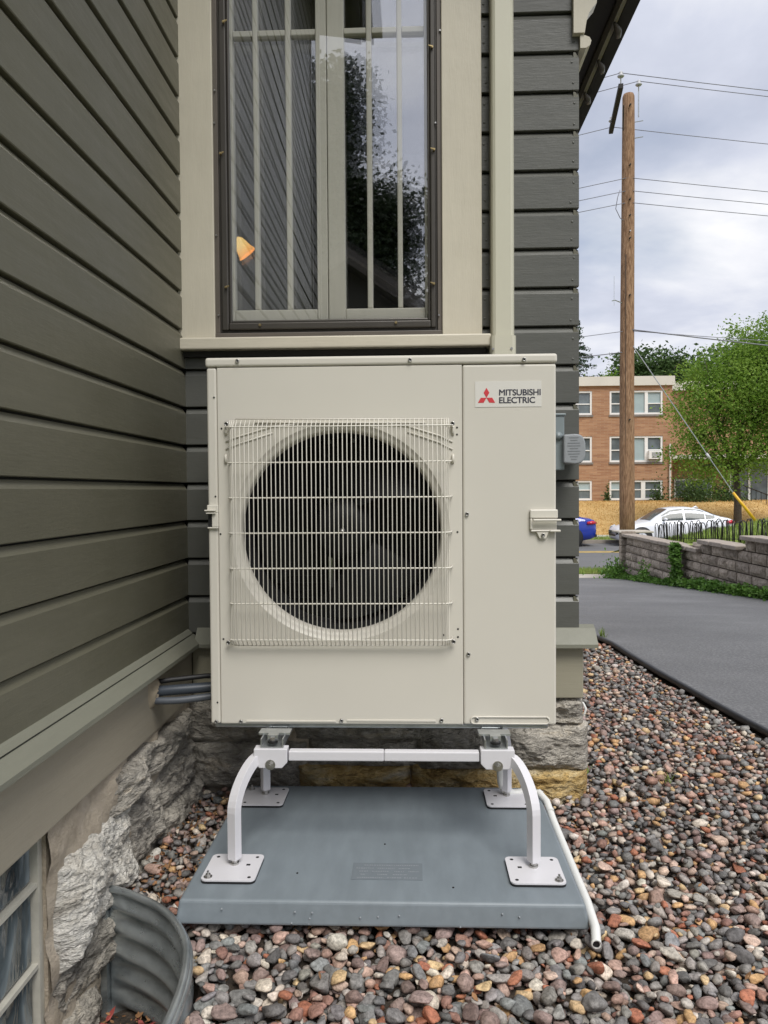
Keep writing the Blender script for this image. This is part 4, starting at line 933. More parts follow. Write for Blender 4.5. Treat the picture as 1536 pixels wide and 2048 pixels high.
# ------------------------------------------------------------------ retaining wall
rw = thing('retaining_wall', 'brown grey block retaining wall with stepped caps beside the driveway', 'retaining wall', (4.5, 12, -.6))
def block_variant(seed, L, Hh):
    def fn(u, v):
        y = L*u; z = Hh*v; e = min(1, min(u,1-u)*9, min(v,1-v)*6)
        return (-.028*e + .016*fbm((u*5*L+seed, v*2.2, seed*2.7))*e, y, z)
    return fn
BHt = .152; LENS = (.30,.42,.46); BV = {}
for L in LENS:
    for s_ in range(3):
        f = block_variant(s_*7+L*10, L-.022, BHt-.016); g = grid_mesh(7, 4, f)
        bm = bmesh.new(); bm.from_mesh(g); be = [e for e in bm.edges if e.is_boundary]; ex_ = bmesh.ops.extrude_edge_only(bm, edges=be)
        for v_ in [q_ for q_ in ex_['geom'] if isinstance(q_, bmesh.types.BMVert)]: v_.co.x += .10
        bmesh.ops.recalc_face_normals(bm, faces=bm.faces); bm.to_mesh(g); bm.free(); g.materials.append(M['block']); BV[(L,s_)] = g
def wall_top(y): return .09 if y > 11.82 else .235 if y > 10.32 else .385
MB().box(4.40, 4.62, 6.5, 16.0, -1.3, .05).box(4.40, 4.62, 6.5, 11.8, .05, .195).box(4.40, 4.62, 6.5, 10.3, .195, .34).build('core', 'soil', rw)
for k in range(11):
    y = 15.93; zt_ = .385-.055-k*BHt; j = 0
    while y > 7.0:
        L = random.choice(LENS); y0 = y-L
        if zt_ <= wall_top(y0+.05)-.05+.006 and zt_ > drive_z(y)-.22:
            o = link('block', BV[(L,random.randrange(3))], None, rw); o.location = (4.34+.006*k*-1+.05, y0+.006, zt_-BHt+.004)
        y = y0
for y0, y1 in ((11.82,15.98),(10.32,11.80),(6.8,10.30)):
    zt_ = wall_top((y0+y1)/2); y = y1
    while y > y0+.1:
        L = min(.46, y-y0); bbox('cap_stone', 4.29+random.uniform(-.008,.008), 4.60, y-L+.006, y-.002, zt_-.062, zt_+random.uniform(-.004,.006), 'cap_block', rw, .012, 2); y -= L
for k in range(8): bbox('end_block', 4.28, 4.58, 15.985, 16.17, -1.08+k*BHt+.004, -1.08+(k+1)*BHt, 'block', rw, .015, 2)
bbox('end_cap', 4.24, 4.95, 15.99, 16.6, .10, .135, 'concrete', rw, .01, 2)
# hooped wire border fence
fence = thing('border_fence', 'low black hooped wire border fence on the lawn edge', 'fence', (4.66, 12.4, .1))
hoop = MB(); 
hoop.tube([(0,-.075,-.02),(0,-.075,.25)]+[(0,-.075*math.cos(a),.25+.085*math.sin(a)) for a in np.linspace(0,math.pi,9)[1:-1]]+[(0,.075,.25),(0,.075,-.02)], .0075, 5)
hoop.tube([(0,-.03,-.02),(.0,.01,.14),(0,.045,.27)], .005, 4); hm_ = hoop.mesh('hoop')
y = 15.0; k = 0
while y > 8.6:
    o = link('hoop', hm_, 'iron', fence, True); x = 4.70+.02*math.sin(k); o.location = (x, y, lawn_z(x,y)+.03+random.uniform(-.015,.015)); o.rotation_euler = (random.uniform(-.09,.09), random.uniform(-.06,.06), random.uniform(-.25,.25)); o.scale = (1,1,random.uniform(.97,1.1)); y -= .135; k += 1
MB().tube([(4.70,y,lawn_z(4.7,y)+.10) for y in (15,13,11,8.6)], .006, 5).build('lower_rail', 'iron', fence)
# plants at the wall foot
def leaf_cloud(name, pts_fn, n, size, m, parent=None, flat=.6):
    c = np.array([pts_fn() for _ in range(n)]); d1 = rng.normal(size=(n,3)); d1[:,2] *= flat; d1 /= np.linalg.norm(d1, axis=1)[:,None]
    d2 = np.cross(d1, rng.normal(size=(n,3))); d2 /= np.linalg.norm(d2, axis=1)[:,None]; s_ = size*rng.uniform(.6,1.3,(n,1)); d3 = np.cross(d1, d2)
    a = c - d1*s_; b = c + d2*s_*.55 + d3*s_*.12; e = c + d1*s_; f = c - d2*s_*.55 + d3*s_*.12
    V = np.stack([a,b,e,f], 1).reshape(-1,3); F = np.arange(n*4).reshape(n,4); return link(name, mass_mesh(name, [V], [F], None, 4), m, parent)
def ivy_pt():
    y = random.uniform(8.6, 15.6); h = .07+.11*max(0, fbm((y*1.3,0,0)))+.05*random.random(); x = 4.27-abs(random.gauss(0,.07)); return (x, y, drive_z(y)+random.random()*h*(1.3 if y < 12.3 else .8))
tag(leaf_cloud('ground_ivy', ivy_pt, 5200, .030, 'leaf_vine'), 'low green ivy and weeds along the foot of the block wall', kind='stuff')
vine = thing('climbing_vine', 'leafy green vine climbing the middle of the block wall', 'vine', (4.25, 12.55, -.55))
def vine_pt():
    t_ = random.random(); return (4.27-abs(random.gauss(0,.05)), 12.55+random.gauss(0,.085)*(1.2-.35*t_)-.08*(1-t_)*math.sin(t_*5), -.57+t_*.70)
leaf_cloud('leaves', vine_pt, 1500, .034, 'leaf_vine', vine)
MB().tube([(4.26,12.52,-.57),(4.27,12.6,-.3),(4.27,12.5,-.05),(4.27,12.55,.1)], .008, 6).build('stem', 'bark', vine)
weed = thing('weed_clump', 'bushy green weeds at the far end of the block wall', 'plant', (4.15, 16.0, -.85))
leaf_cloud('leaves', lambda: (4.15+random.gauss(0,.13), 15.9+random.gauss(0,.2), -.84+abs(random.gauss(0,.17))), 900, .034, 'leaf_vine', weed, 1.6)
MB().tube([(4.15,16,-.85),(4.17,15.95,-.6),(4.13,15.9,-.45)], .006, 5).build('stem', 'bark', weed)
weed2 = thing('weed_clump', 'small weed growing between vine and wall end', 'plant', (4.22, 14.0, -.7))
leaf_cloud('leaves', lambda: (4.22-abs(random.gauss(0,.06)), 14.0+random.gauss(0,.12), -.68+abs(random.gauss(0,.14))), 420, .03, 'leaf_vine', weed2, 1.4)
MB().tube([(4.22,14,-.7),(4.22,14,-.5)], .005, 5).build('stem', 'bark', weed2)
def blades(name, label, n, fn, h, w, m, kind='stuff'):
    p = np.array([fn() for _ in range(n)]); a = rng.random(n)*6.28; l = h*rng.uniform(.5,1.2,n); d = np.stack([np.cos(a),np.sin(a),np.zeros(n)],1); e = np.stack([-np.sin(a),np.cos(a),np.zeros(n)],1)
    V = np.stack([p-e*w, p+e*w, p+d*(l*.35)[:,None]+np.array([0,0,1])*l[:,None]], 1).reshape(-1,3); return tag(link(name, mass_mesh(name, [V], [np.arange(n*3).reshape(n,3)], None, 3), m), label, kind=kind)
def vp(): x = random.uniform(2, 9); y = random.uniform(17.35,19.2); return (x, y, -.90-.13*(y-17.35)/1.9)
blades('verge_grass', 'ragged green grass on the strip before the street', 9000, vp, .13, .010, 'grass_blade')
def lp_(): x = 4.62+random.random()**1.5*6; y = random.uniform(8.5,16.5); return (x, y, lawn_z(x,y))
blades('lawn_grass', 'short green grass behind the hooped fence', 16000, lp_, .09, .008, 'grass_blade')

def dp_(): x = random.uniform(4, 24); y = random.uniform(33.4,44.5); return (x, y, slope_z(y))
blades('dry_lawn_grass', 'straw coloured dry grass on the slope before the brick block', 22000, dp_, .075, .022, 'dry_blade')
def fv(): x = random.uniform(4, 24); y = random.uniform(30.1,31.9); return (x, y, -.95)
blades('far_verge_grass', 'green grass strip along the far kerb', 4000, fv, .12, .014, 'grass_blade')

# ------------------------------------------------------------------ utility pole and wires
PX, PY = 4.82, 17.5
pole = thing('utility_pole', 'tall weathered brown wooden utility pole with one dark crossarm', 'utility pole', (PX, PY, -.95))
pz = [-.95, 1, 3, 5, 7, 9, 9.70, 9.755]; pr = [.172,.165,.158,.150,.142,.134,.130,.11]
MB().tube([(PX-.012*math.sin(z*.5), PY, z) for z in pz], pr, 20).build('shaft', 'pole', pole, True)
MB().tube([(PX-.075, PY-.128, z) for z in (-.9, 3, 6.2)], [.020,.017,.015], 6).build('riser_moulding', 'wood_brown', pole)
ar = MB().tube([(4.40,16.50,9.44),(4.70,18.5,9.40)], .048, sq=True).build('crossarm', 'arm', pole)
MB().tube([(4.62,17.1,9.33),(4.70,17.45,8.95)], .012, 5).build('arm_brace', 'arm', pole)
def insulator(p, par):
    b = MB().lathe([(.012,-.20),(.012,-.02),(.055,-.02),(.075,.0),(.055,.03),(.03,.05),(.045,.075),(.025,.10),(.001,.10)], p, 'z', 12); b.build('insulator', 'porcelain', par, True)
insulator((4.41,16.55,9.66), pole); insulator((PX+.20,PY-.12,9.90), pole); insulator((4.68,18.35,9.58), pole)
MB().tube([(PX+.20,PY-.12,9.75),(PX+.20,PY-.12,9.2)], .014, 6).build('pin_bracket', 'galv', pole)
for z in (9.1, 8.75): MB().tube([(PX+.12,PY-.1,z),(PX+.30,PY-.12,z+.02)], .010, 5).build('bolt', 'galv', pole)
for z in (9.45, 8.15, 6.55, 7.4, 7.05, 6.7, 5.3, 2.55):
    MB().tube([(PX+.005,PY-.13,z),(PX+.005,PY-.20,z)], .018, 6).build('through_bolt', 'screw' if z in (6.7,) else 'arm', pole)
MB().tube([(PX-.13,PY-.05,5.15),(PX-.30,PY-.05,5.22),(PX-.36,PY-.05,5.2)], .012, 5).build('antenna', 'galv', pole); MB().tube([(PX-.31,PY-.05,5.1),(PX-.31,PY-.05,5.75)], .006, 5).build('antenna', 'galv', pole)
def wire(name, label, a, b, sag, r_, n=16, group=None):
    a, b = Vector(a), Vector(b); pts = [a.lerp(b, k/n) - Vector((0,0,4*sag*(k/n)*(1-k/n))) for k in range(n+1)]
    return tag(MB().tube(pts, r_, 5).build(name, 'cable', None, True), label, 'cable', group)
starts = [('top', (4.41,16.55,9.73)), ('second highest', (PX+.20,PY-.12,9.98)), ('third highest', (4.68,18.3,9.42)), ('upper of the three middle', (PX-.02,PY-.13,7.88)), ('centre one of the three middle', (PX-.02,PY-.13,7.60)), ('lowest of the three middle', (PX-.02,PY-.13,7.34)), ('lower', (PX-.02,PY-.13,4.52))]
for nme, p in starts:
    rr = .008 if p[2] > 9 else .0075
    wire('power_cable', f'{nme} thin cable running right from the utility pole', p, (p[0]+40, p[1]+6.8, p[2]), .55, rr, 24)
    wire('power_cable', f'{nme} thin cable running left from the utility pole', p, (p[0]-16, p[1]+7.0, p[2]-.25), .12, rr)
wire('power_cable', 'lowest slack cable running right below the others from the pole', (PX,PY-.13,4.55), (PX+40,PY+6.8,4.25), .9, .014, 24)
wire('power_cable', 'lowest short cable running left from the pole near the roofline', (PX,PY-.13,4.06), (PX-16,PY+7,3.75), .1, .011)
tag(MB().tube([(PX-.20,PY-.12,7.62),(PX-.26,PY-.14,7.45),(PX-.30,PY-.14,7.2),(PX-.2,PY-.13,7.0),(PX-.13,PY-.12,6.95)], .009, 5).build('jumper_cable', 'cable', pole, True))
guy = thing('guy_wire', 'steel guy wire with yellow plastic guard anchored in the lawn', 'guy wire', (7.45, 17.0, .3))
ga, gb_, gc = Vector((PX+.08,PY-.1,4.21)), Vector((6.956,17.0,.914)), Vector((7.44,17.0,.32))
MB().tube([ga, gb_], .010, 6).build('strand', 'galv', guy); MB().tube([gb_, gc+Vector((.02,0,-.05))], [.030,.036], 10).build('guard', 'yellow_plastic', guy, True)
gm = ga.lerp(gb_, .74); MB().tube([gm, ga.lerp(gb_, .775)], .030, 8).build('strain_insulator', 'porcelain', guy, True)

# ------------------------------------------------------------------ apartment building
apt = thing('apartment_building', 'three storey tan brick apartment block across the street', 'building', (12, 45, .28))
BX0, BX1, BY = -4.0, 14.95, 45.0
xs_w = []
wins = []       # (x0, x1, z0, z1, lights)
for z0, z1 in ((5.31,6.70),(2.57,4.08),(.38,1.53)):
    wins += [(8.55,10.38,z0,z1,'double'),(11.38,14.42,z0,z1,'triple'),(4.4,6.2,z0,z1,'double'),(.5,3.4,z0,z1,'triple')]
def wall_holes(x0, x1, z0, z1, y, holes, thick, name, m, parent):
    mb = MB(); xs = sorted({x0,x1,*[h[0] for h in holes],*[h[1] for h in holes]}); zs = sorted({z0,z1,*[h[2] for h in holes],*[h[3] for h in holes]})
    for a, b in zip(xs[:-1], xs[1:]):
        for c, d in zip(zs[:-1], zs[1:]):
            xm, zm = (a+b)/2, (c+d)/2
            if any(h[0] < xm < h[1] and h[2] < zm < h[3] for h in holes): continue
            mb.add([(a,y,c),(b,y,c),(b,y,d),(a,y,d)], [(0,1,2,3)])
    for h in holes:
        a, b, c, d = h[:4]; mb.add([(a,y,c),(b,y,c),(b,y,d),(a,y,d),(a,y+thick,c),(b,y+thick,c),(b,y+thick,d),(a,y+thick,d)], [(0,4,5,1),(1,5,6,2),(2,6,7,3),(3,7,4,0)])
    me = mb.mesh(name, False); return link(name, me, m, parent)
wall_holes(BX0, BX1, .1, 6.97, BY, wins, .2, 'brick_wall', 'brick', apt)
MB().box(BX0, BX1, BY+.22, BY+12, .1, 6.96).build('inner_mass', 'siding_back', apt)
MB().box(BX0-.1, BX1+.1, BY-.16, BY+12.1, 6.965, 7.49).build('fascia', 'fascia', apt)
def pane(x0, x1, z0, z1, m, w, y=BY+.13): return MB().box(x0,x1,y,y+.01,z0,z1).build('pane', m, w)
for i, (x0, x1, z0, z1, kind) in enumerate(wins):
    fr = MB(); f_ = .11; y0, y1 = BY+.04, BY+.15
    fr.box(x0+.002,x1-.002,y0,y1,z0+.002,z0+f_).box(x0+.002,x1-.002,y0,y1,z1-f_,z1-.002).box(x0+.002,x0+f_,y0,y1,z0+f_,z1-f_).box(x1-f_,x1-.002,y0,y1,z0+f_,z1-f_)
    spl = {'double': [(x0+f_, x1-f_)], 'triple': [(x0+f_, x0+f_+.68), (x0+.98, x0+2.02), (x0+2.20, x1-f_)]}[kind]
    low = z0 < 1
    if kind == 'triple':
        if low: spl = [(x0+f_, x0+f_+.68), (x0+.98, x0+1.82), (x0+2.06, x1-f_)]
        for (a, b), (c, d) in zip(spl[:-1], spl[1:]): fr.box(b, c, y0+.01, y1, z0+f_, z1-f_)
    if kind == 'double': spl = [(x0+f_, (x0+x1)/2-.06), ((x0+x1)/2+.06, x1-f_)]; fr.box((x0+x1)/2-.06,(x0+x1)/2+.06,y0+.01,y1,z0+f_,z1-f_)
    w = fr.build('window', 'white_frame', apt)
    zm = (z0+z1)/2 - (.06 if not low else -.02)
    for j, (a, b) in enumerate(spl):
        if kind == 'triple' and j == 1 and not low: pane(a, b, z0+f_, z1-f_, 'far_glass_pale', w); continue
        MB().box(a, b, y0+.03, y1, zm-.03, zm+.03).build('meeting_rail', 'white_frame', w)
        pane(a, b, zm+.03, z1-f_, 'far_glass' if (i+j) % 3 else 'far_glass_pale', w); pane(a, b, z0+f_, zm-.03, 'far_glass', w, BY+.11)
    MB().box(x0-.05, x1+.05, BY-.06, BY+.035, z0-.12, z0-.001).build('sill', 'stone_sill', w)
ac = thing('window_air_conditioner', 'white window air conditioner in the middle storey of the brick block', 'air conditioner', (13.9, 44.9, 2.7))
bbox('case', 13.55, 14.30, 44.72, 45.08, 2.72, 3.20, 'white_frame', ac, .02); MB().box(13.72, 14.22, 44.70, 44.719, 2.82, 3.12).build('intake', 'far_glass', ac)
for k in range(4): MB().box(13.72, 14.22, 44.694, 44.6995, 2.86+k*.07, 2.885+k*.07).build('louvre', 'white_frame', ac)
MB().tube([(14.80,44.9,.1),(14.80,44.9,3.6)], .06, 8).build('downpipe', 'fascia', apt)
MB().box(15.0, 32, 47.5, 57, .1, 6.96).build('brick_wall', 'brick', apt); MB().box(14.9, 32.1, 47.3, 57.1, 6.965, 7.49).build('fascia', 'fascia', apt)
wl_ = MB().box(15.9, 18.2, 47.46, 47.55, .5, 1.6).build('window', 'white_frame', apt); MB().box(16.0, 17.0, 47.43, 47.459, .6, 1.5).build('pane', 'far_glass', wl_); MB().box(17.1, 18.1, 47.43, 47.459, .6, 1.5).build('pane', 'far_glass', wl_)
MB().box(15.2, 24, 46.0, 47.5, 2.75, 3.02).build('canopy', 'fascia', apt)
dr_ = MB().box(19.2, 21.6, 47.42, 47.6, .3, 2.7).build('entrance_door', 'far_glass', apt)
for x in (19.2, 20.35, 21.5): MB().box(x-.06, x+.06, 47.36, 47.42, .3, 2.7).build('door_frame', 'white_frame', dr_)
steps = thing('entrance_steps', 'concrete entrance steps with dark railings before the brick block', 'steps', (19.6, 41.5, -.4))
for k in range(6): MB().box(18.5, 20.9, 38.2+k*.9, 39.1+k*.9, -1.0, -.62+k*.16).build('step', 'concrete', steps)
for x in (18.45, 20.95):
    MB().tube([(x,38.4,.25),(x,43.6,1.15)], .03, 6).build('handrail', 'iron', steps)
    for k in range(9): MB().tube([(x,38.5+k*.6,-.7+k*.1),(x,38.5+k*.6,.27+k*.105)], .018, 5).build('baluster', 'iron', steps)

# ------------------------------------------------------------------ trees
def tree(name, label, base, trunk_h, r0_, clumps, n, leaf, m, group=None, cluster=.35, per=26, limbs=3, droop=0.0):
    root = thing(name, label, 'tree', base, group); bx, by, bz = base
    tb = MB(); top = Vector((bx+random.uniform(-.1,.1), by, bz+trunk_h)); tb.tube([(bx,by,bz-.2),(bx,by,bz+trunk_h*.5),top], [r0_*1.15,r0_*.9,r0_*.75], 10)
    tot = sum(c[3]*c[4]*c[5] for c in clumps); C = []
    for (cx, cy, cz, rx, ry, rz) in clumps:
        c0 = Vector((cx,cy,cz)); mid = top.lerp(c0, .5) + Vector((random.uniform(-.2,.2),random.uniform(-.2,.2),.2)); tb.tube([top, mid, c0], [r0_*.5,r0_*.3,r0_*.12], 7)
        for _ in range(limbs):
            e = c0 + Vector((random.uniform(-.8,.8)*rx, random.uniform(-.8,.8)*ry, random.uniform(-.5,.85)*rz)); tb.tube([mid, mid.lerp(e,.5)+Vector((0,0,.1)), e], [r0_*.22,r0_*.13,r0_*.04], 5)
        k = max(4, int(n/per*(rx*ry*rz)/tot)); d = rng.normal(size=(k,3)); d /= np.linalg.norm(d,axis=1)[:,None]; rad = rng.random((k,1))**.42
        C.append(np.array([cx,cy,cz]) + d*rad*np.array([rx,ry,rz]))
    tb.build('trunk', 'bark', root, True)
    C = np.concatenate(C); P = np.repeat(C, per, 0) + rng.normal(size=(len(C)*per,3))*cluster*np.array([1,1,.55]); P[:,2] -= droop*np.abs(rng.normal(size=len(P)))
    it = iter(P); leaf_cloud('crown', lambda: next(it), len(P), leaf, m, root, .7); return root
ex0, ez0 = 14.2, -.85
tree('elm_tree', 'bright green spreading tree on the slope before the brick block', (14.2, 34.2, slope_z(34.2)-.02), 2.6, .17,
     [(14.3,34,5.6,2.6,2.4,1.9),(12.6,33.6,4.6,1.6,1.6,1.3),(12.1,33.8,2.7,1.25,1.3,.95),(15.8,34,5.0,2.0,2,2.0),(13.0,34,6.0,1.3,1.4,1.0),(13.8,33.4,3.1,1.8,1.4,1.1),(15.6,33.6,2.8,1.8,1.6,1.2),(15.2,34.2,7.4,1.5,1.5,1.3),(13.4,33.2,1.7,1.2,1,.6),(12.5,33.4,2.0,1.2,1,.7),(11.9,33.6,3.5,.9,1,.8),(17.2,34.4,4,1.6,2,2),(16.5,34,7.0,1.7,1.6,1.6)], 50000, .066, 'leaf_elm', None, .30, 24, 5, .14)
for px, base_, lab in ((12.6,9.5,'rounded dark green tree rising behind the brick block roof'),):
    pass
tree('maple_tree', 'rounded dark green tree rising above the brick block roof right of the pole', (18.2,62,.3), 6, .4, [(18.0,62,10.0,2.4,2.2,2.0),(20.2,62,10.0,2.0,2,2.0),(16.6,62,9.0,1.5,1.8,1.5),(21.6,62,9.2,1.6,2,2.3),(18.8,62,8.5,3.2,2,2)], 16000, .16, 'leaf_dark', None, .5, 24)
tree('maple_tree', 'dark tree behind the bright green tree at the right border', (25,60,.3), 6, .4, [(24.5,60,10,3,2.4,2.2),(27.5,60,10.5,3,2.4,2.5),(23,60,8.5,2,2,2)], 9000, .18, 'leaf_dark', None, .55, 24)
tree('maple_tree', 'pale green bush top peeking over the roof left of the pole', (14.6,60,.3), 6, .3, [(13.4,60,8.4,1.4,1.5,.9),(15.6,60,8.7,1.2,1.5,1.3),(11.5,60,8.2,1.6,1.5,.8)], 6000, .14, 'leaf_elm', None, .4, 24)
spr = thing('spruce_tree', 'tall dark spruce with drooping boughs at the house corner', 'tree', (11.8, 58, .3))
MB().tube([(11.8,58,.1),(11.8,58,7),(11.8,58,14.5)], [.3,.2,.03], 8).build('trunk', 'bark', spr, True)
PTS = []; sb = MB()
for k in range(150):
    z = random.uniform(6.5,14.2); L = .35+(14.5-z)*.40*random.uniform(.55,1.1); a = random.uniform(0,6.28); tip = Vector((11.8+math.cos(a)*L, 58+math.sin(a)*L, z-.18*L)); r__ = Vector((11.8,58,z)); sb.tube([r__, r__.lerp(tip,.6)+Vector((0,0,-.12*L)), tip], [.04,.025,.008], 4)
    for q in range(46):
        t_ = random.random()**.7; p = r__.lerp(tip, t_); PTS.append((p.x+random.gauss(0,.09), p.y+random.gauss(0,.09), p.z-.1*L*math.sin(math.pi*t_)-abs(random.gauss(0,.13))))
sb.build('boughs', 'bark', spr, True); it2 = iter(PTS); leaf_cloud('crown', lambda: next(it2), len(PTS), .10, 'leaf_spruce', spr, 1.2)
def bush(label, x, y, z, r_, h, n, m='leaf_dark'):
    b = thing('shrub', label, 'shrub', (x,y,z)); leaf_cloud('leaves', lambda: (x+random.gauss(0,r_*.5), y+random.gauss(0,r_*.4), z+abs(random.gauss(0,h*.5))), n, .07, m, b, 1); MB().tube([(x,y,z-.1),(x,y,z+h*.6)], .04, 5).build('stem', 'bark', b)
bush('dark rounded shrub under the bright green tree by the brick wall', 15.3, 42.5, .25, 1.1, 1.4, 2600)
bush('thin climbing shrub at the lower windows of the brick block', 13.9, 44.3, .25, .45, 1.0, 500)
bush('small shrub between the lower windows near the pole', 11.1, 44.4, .25, .18, .9, 220)
bush('dark shrub right of the bright tree beside the entrance', 17.2, 43, .2, 1.0, 1.2, 1800)

# ------------------------------------------------------------------ cars
def car(name, label, loc, rz, paint, L=4.3):
    root = thing(name, label, 'car', loc, None, rz); W = wmat(root); S = L/4.4
    def put(mb, nm, m, par=root, smooth=True):
        mb.v = [tuple(W @ Vector((p[0]*S, p[1], p[2]))) for p in mb.v]; return mb.build(nm, m, par, smooth)
    st = [(0,.34,.50,.50),(.06,.24,.60,.66),(.22,.19,.68,.80),(.6,.17,.77,.88),(1.15,.16,.88,.90),(1.7,.16,.91,.91),(2.6,.16,.94,.91),(3.2,.17,.98,.90),(3.7,.2,1.02,.88),(4.15,.26,1.01,.82),(4.32,.32,.96,.74),(4.4,.42,.86,.62)]
    mb = MB(); rows = []
    for x, zb, zt, w in st:
        ring = [(0,zb),(.82,zb),(.95,zb+.06),(1,zb+.22),(1.0,zb+(zt-zb)*.55),(.975,zt-.10),(.93,zt-.03),(.80,zt),(.4,zt+.025),(0,zt+.03)]
        rows.append([(x, s*w*f, z) for s, seq in ((1, ring), (-1, ring[-2:0:-1])) for f, z in seq])
    n = len(rows[0]); mb.add([p for r_ in rows for p in r_], [(i*n+k, i*n+(k+1)%n, (i+1)*n+(k+1)%n, (i+1)*n+k) for i in range(len(rows)-1) for k in range(n)] + [tuple(range(n)), tuple((len(rows)-1)*n+k for k in range(n))])
    bo = put(mb, 'body', paint)
    gh = [(1.15,.88,.86,.74),(1.45,.91,1.08,.72),(1.95,.93,1.36,.62),(2.35,.94,1.41,.60),(2.75,.95,1.41,.60),(3.15,.98,1.34,.62),(3.55,1.0,1.17,.70),(3.95,1.0,1.03,.76)]
    mb = MB(); rows = []
    for x, z0, z1, wt in gh:
        wb = .84; rows.append([(x,wb,z0-.06),(x,(wb*.35+wt*.65)+.02,z0*.35+z1*.65),(x,wt,z1-.03),(x,wt*.82,z1),(x,0,z1+.015),(x,-wt*.82,z1),(x,-wt,z1-.03),(x,-((wb*.35+wt*.65)+.02),z0*.35+z1*.65),(x,-wb,z0-.06)])
    n = 9; mb.add([p for r_ in rows for p in r_], [(i*n+k, i*n+k+1, (i+1)*n+k+1, (i+1)*n+k) for i in range(len(rows)-1) for k in range(n-1)]); put(mb, 'roof', paint)
    for s in (-1, 1):
        def gp(x, f, o=.012):
            X_ = [g[0] for g in gh]; z0 = np.interp(x, X_, [g[1] for g in gh]); z1 = np.interp(x, X_, [g[2] for g in gh]); wt = np.interp(x, X_, [g[3] for g in gh]); wm = .84*.35+wt*.65+.02
            z = z0+.01+(z1-.06-z0)*f; zt65 = z0*.35+z1*.65; wy = np.interp(z, [z0-.06, zt65, z1-.03], [.84, wm, wt]); return (x, s*(wy+o), z)
        for a0, a1, nm in ((1.62,2.42,'front_window'),(2.50,3.22,'rear_window'),(3.26,3.58,'quarter_window')):
            mb = MB(); xs = np.linspace(a0, a1, 6); mb.add([gp(x,.0) for x in xs]+[gp(x,.5) for x in xs]+[gp(x,1.0) for x in xs], [(r_*6+k, r_*6+k+1, (r_+1)*6+k+1, (r_+1)*6+k) for r_ in range(2) for k in range(5)]); put(mb, nm, 'car_glass')
        for xw in (.86, 3.48):
            yw = s*.80; mb = MB().lathe([(.20,-.11),(.30,-.115),(.325,-.09),(.325,.09),(.30,.115),(.20,.11)], (xw,yw,.325), 'y', 24); wh = put(mb, 'wheel', 'tyre')
            mb = MB().lathe([(.02,s*.10),(.05,s*.115)], (xw,yw,.325), 'y', 12)
            for q in range(5):
                a = q*math.tau/5+.3; mb.tube([(xw+.03*math.cos(a),yw+s*.105,.325+.03*math.sin(a)),(xw+.19*math.cos(a),yw+s*.10,.325+.19*math.sin(a))], .025, 5)
            mb.lathe([(.185,s*.09),(.205,s*.112),(.21,s*.09)], (xw,yw,.325), 'y', 24); put(mb, 'rim', 'rim', wh)
            mb = MB().lathe([(.20,s*-.02),(.385,s*.0),(.385,s*.105),(.30,s*.110)], (xw,s*.80,.335), 'y', 28); put(mb, 'wheel_arch', 'black')
        mb = MB().add([(.10,s*.60,.60),(.10,s*.72,.58),(.42,s*.852,.66),(.36,s*.84,.73),(.16,s*.70,.675)], [(0,1,2,3,4)]); mb.v = [(x-.012,y+s*.012,z+.012) for x,y,z in mb.v]; put(mb, 'headlight', 'lens', root, False)
        mb = MB(); mb.tube([(4.02,s*.86,.86),(4.22,s*.80,.88),(4.37,s*.64,.86)], [.05,.07,.05], 8); put(mb, 'tail_light', 'tail')
        mb = MB(); mb.tube([(1.72,s*.86,.97),(1.70,s*.95,.99),(1.72,s*1.02,.99)], [.03,.06,.05], 8); put(mb, 'mirror', paint)
        mb = MB().box(2.15,2.32,s*.915-.01,s*.915+.01,.80,.825); put(mb, 'door_handle', paint, root, False)
        mb = MB().box(1.25,3.1,s*.90-.012,s*.90+.012,.19,.26); put(mb, 'side_skirt', 'black', root, False)
    for nm, xs in (('windshield',(1.24,1.58,1.90)),('rear_screen',(3.24,3.55,3.88))):
        mb = MB(); V = []
        for x in xs:
            z1 = np.interp(x,[g[0] for g in gh],[g[2] for g in gh]); wt = np.interp(x,[g[0] for g in gh],[g[3] for g in gh]); V += [(x,-wt*.80,z1+.018),(x,0,z1+.032),(x,wt*.80,z1+.018)]
        mb.add(V, [(0,1,4,3),(1,2,5,4),(3,4,7,6),(4,5,8,7)]); put(mb, nm, 'car_glass')
    mb = MB().add([(-.012,-.42,.36),(-.012,.42,.36),(.03,.50,.56),(.03,-.50,.56)], [(0,1,2,3)]); put(mb, 'grille', 'black', root, False)
    mb = MB().box(4.30,4.43,-.6,.6,.34,.44); put(mb, 'rear_bumper_insert', 'black', root, False)
    mb = MB().tube([(3.05,0,1.36),(3.2,0,1.42),(3.3,0,1.36)], [.02,.035,.01], 6); put(mb, 'antenna_fin', paint)
    return root
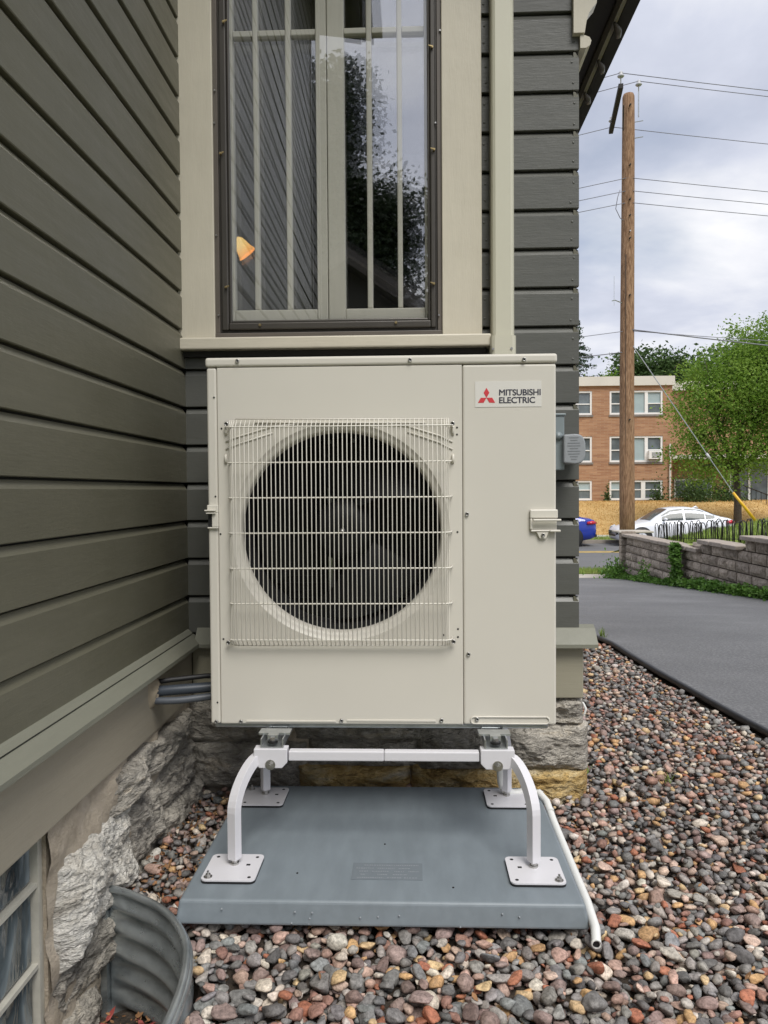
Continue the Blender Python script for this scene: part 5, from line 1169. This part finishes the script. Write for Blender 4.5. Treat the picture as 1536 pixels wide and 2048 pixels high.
car('parked_car', 'white sedan parked across the street behind the hooped fence', (7.42, 28.95, -1.08), R(1.5), 'white_paint', 4.25)
car('parked_car', 'blue car at the far kerb with only its tail showing past the house', (2.28, 28.9, -1.08), R(1), 'blue_paint', 4.4)

# ------------------------------------------------------------------ behind the camera (seen in the window)
gar = thing('garage', 'dark gabled garage behind the viewer reflected in the window', 'garage', (-1.1, -11, 0))
MB().prism([(-4.4,-.1),(2.2,-.1),(2.2,2.9),(-1.1,5.1),(-4.4,2.9)], -13, -8.9, 'y').build('wall', 'garage_wall', gar)
MB().prism([(-5.0,2.55),(-1.1,5.15),(2.8,2.55),(2.8,2.80),(-1.1,5.42),(-5.0,2.80)], -13.2, -8.5, 'y').build('roof', 'roof', gar)
MB().prism([(-5.0,2.52),(-1.1,5.12),(2.8,2.52),(2.8,2.70),(-1.1,5.30),(-5.0,2.70)], -8.49, -8.45, 'y').build('barge_board', 'brown_trim', gar)
tree('yard_tree', 'tall leafy tree behind the viewer reflected in the window', (-1.9,-13.6,0), 5.5, .3, [(-1.6,-13.6,10.0,.9,1.2,1.4),(-1.55,-13.6,8.0,.8,1.2,1.6),(-.9,-13.4,6.3,1.4,1.3,1.5),(-.35,-13.4,7.6,.85,1,1.0),(-2.4,-13.6,8.6,1.3,1.2,2.2)], 42000, .075, 'leaf_yard', None, .20, 24)
tree('yard_tree', 'smaller tree behind the viewer at the right of the reflection', (2.0,-15,0), 2.5, .2, [(1.0,-15,4.6,1.6,1.2,1.2),(2.6,-15,4.4,1.7,1.4,1.4)], 5000, .10, 'leaf_dark', None, .35, 24)

# ------------------------------------------------------------------ groups of repeats
for o in list(COL.objects):
    if o.parent is None and o.get('category'):
        g = {'power_cable':'overhead cables at the utility pole', 'parked_car':'cars parked across the street', 'grass_tuft':'grass tufts among the stones', 'maple_tree':'trees behind the brick block', 'shrub':'shrubs before the brick block', 'weed_clump':'weeds at the block wall', 'yard_tree':'trees behind the viewer'}.get(o.name.split('.')[0])
        if g: o['group'] = g
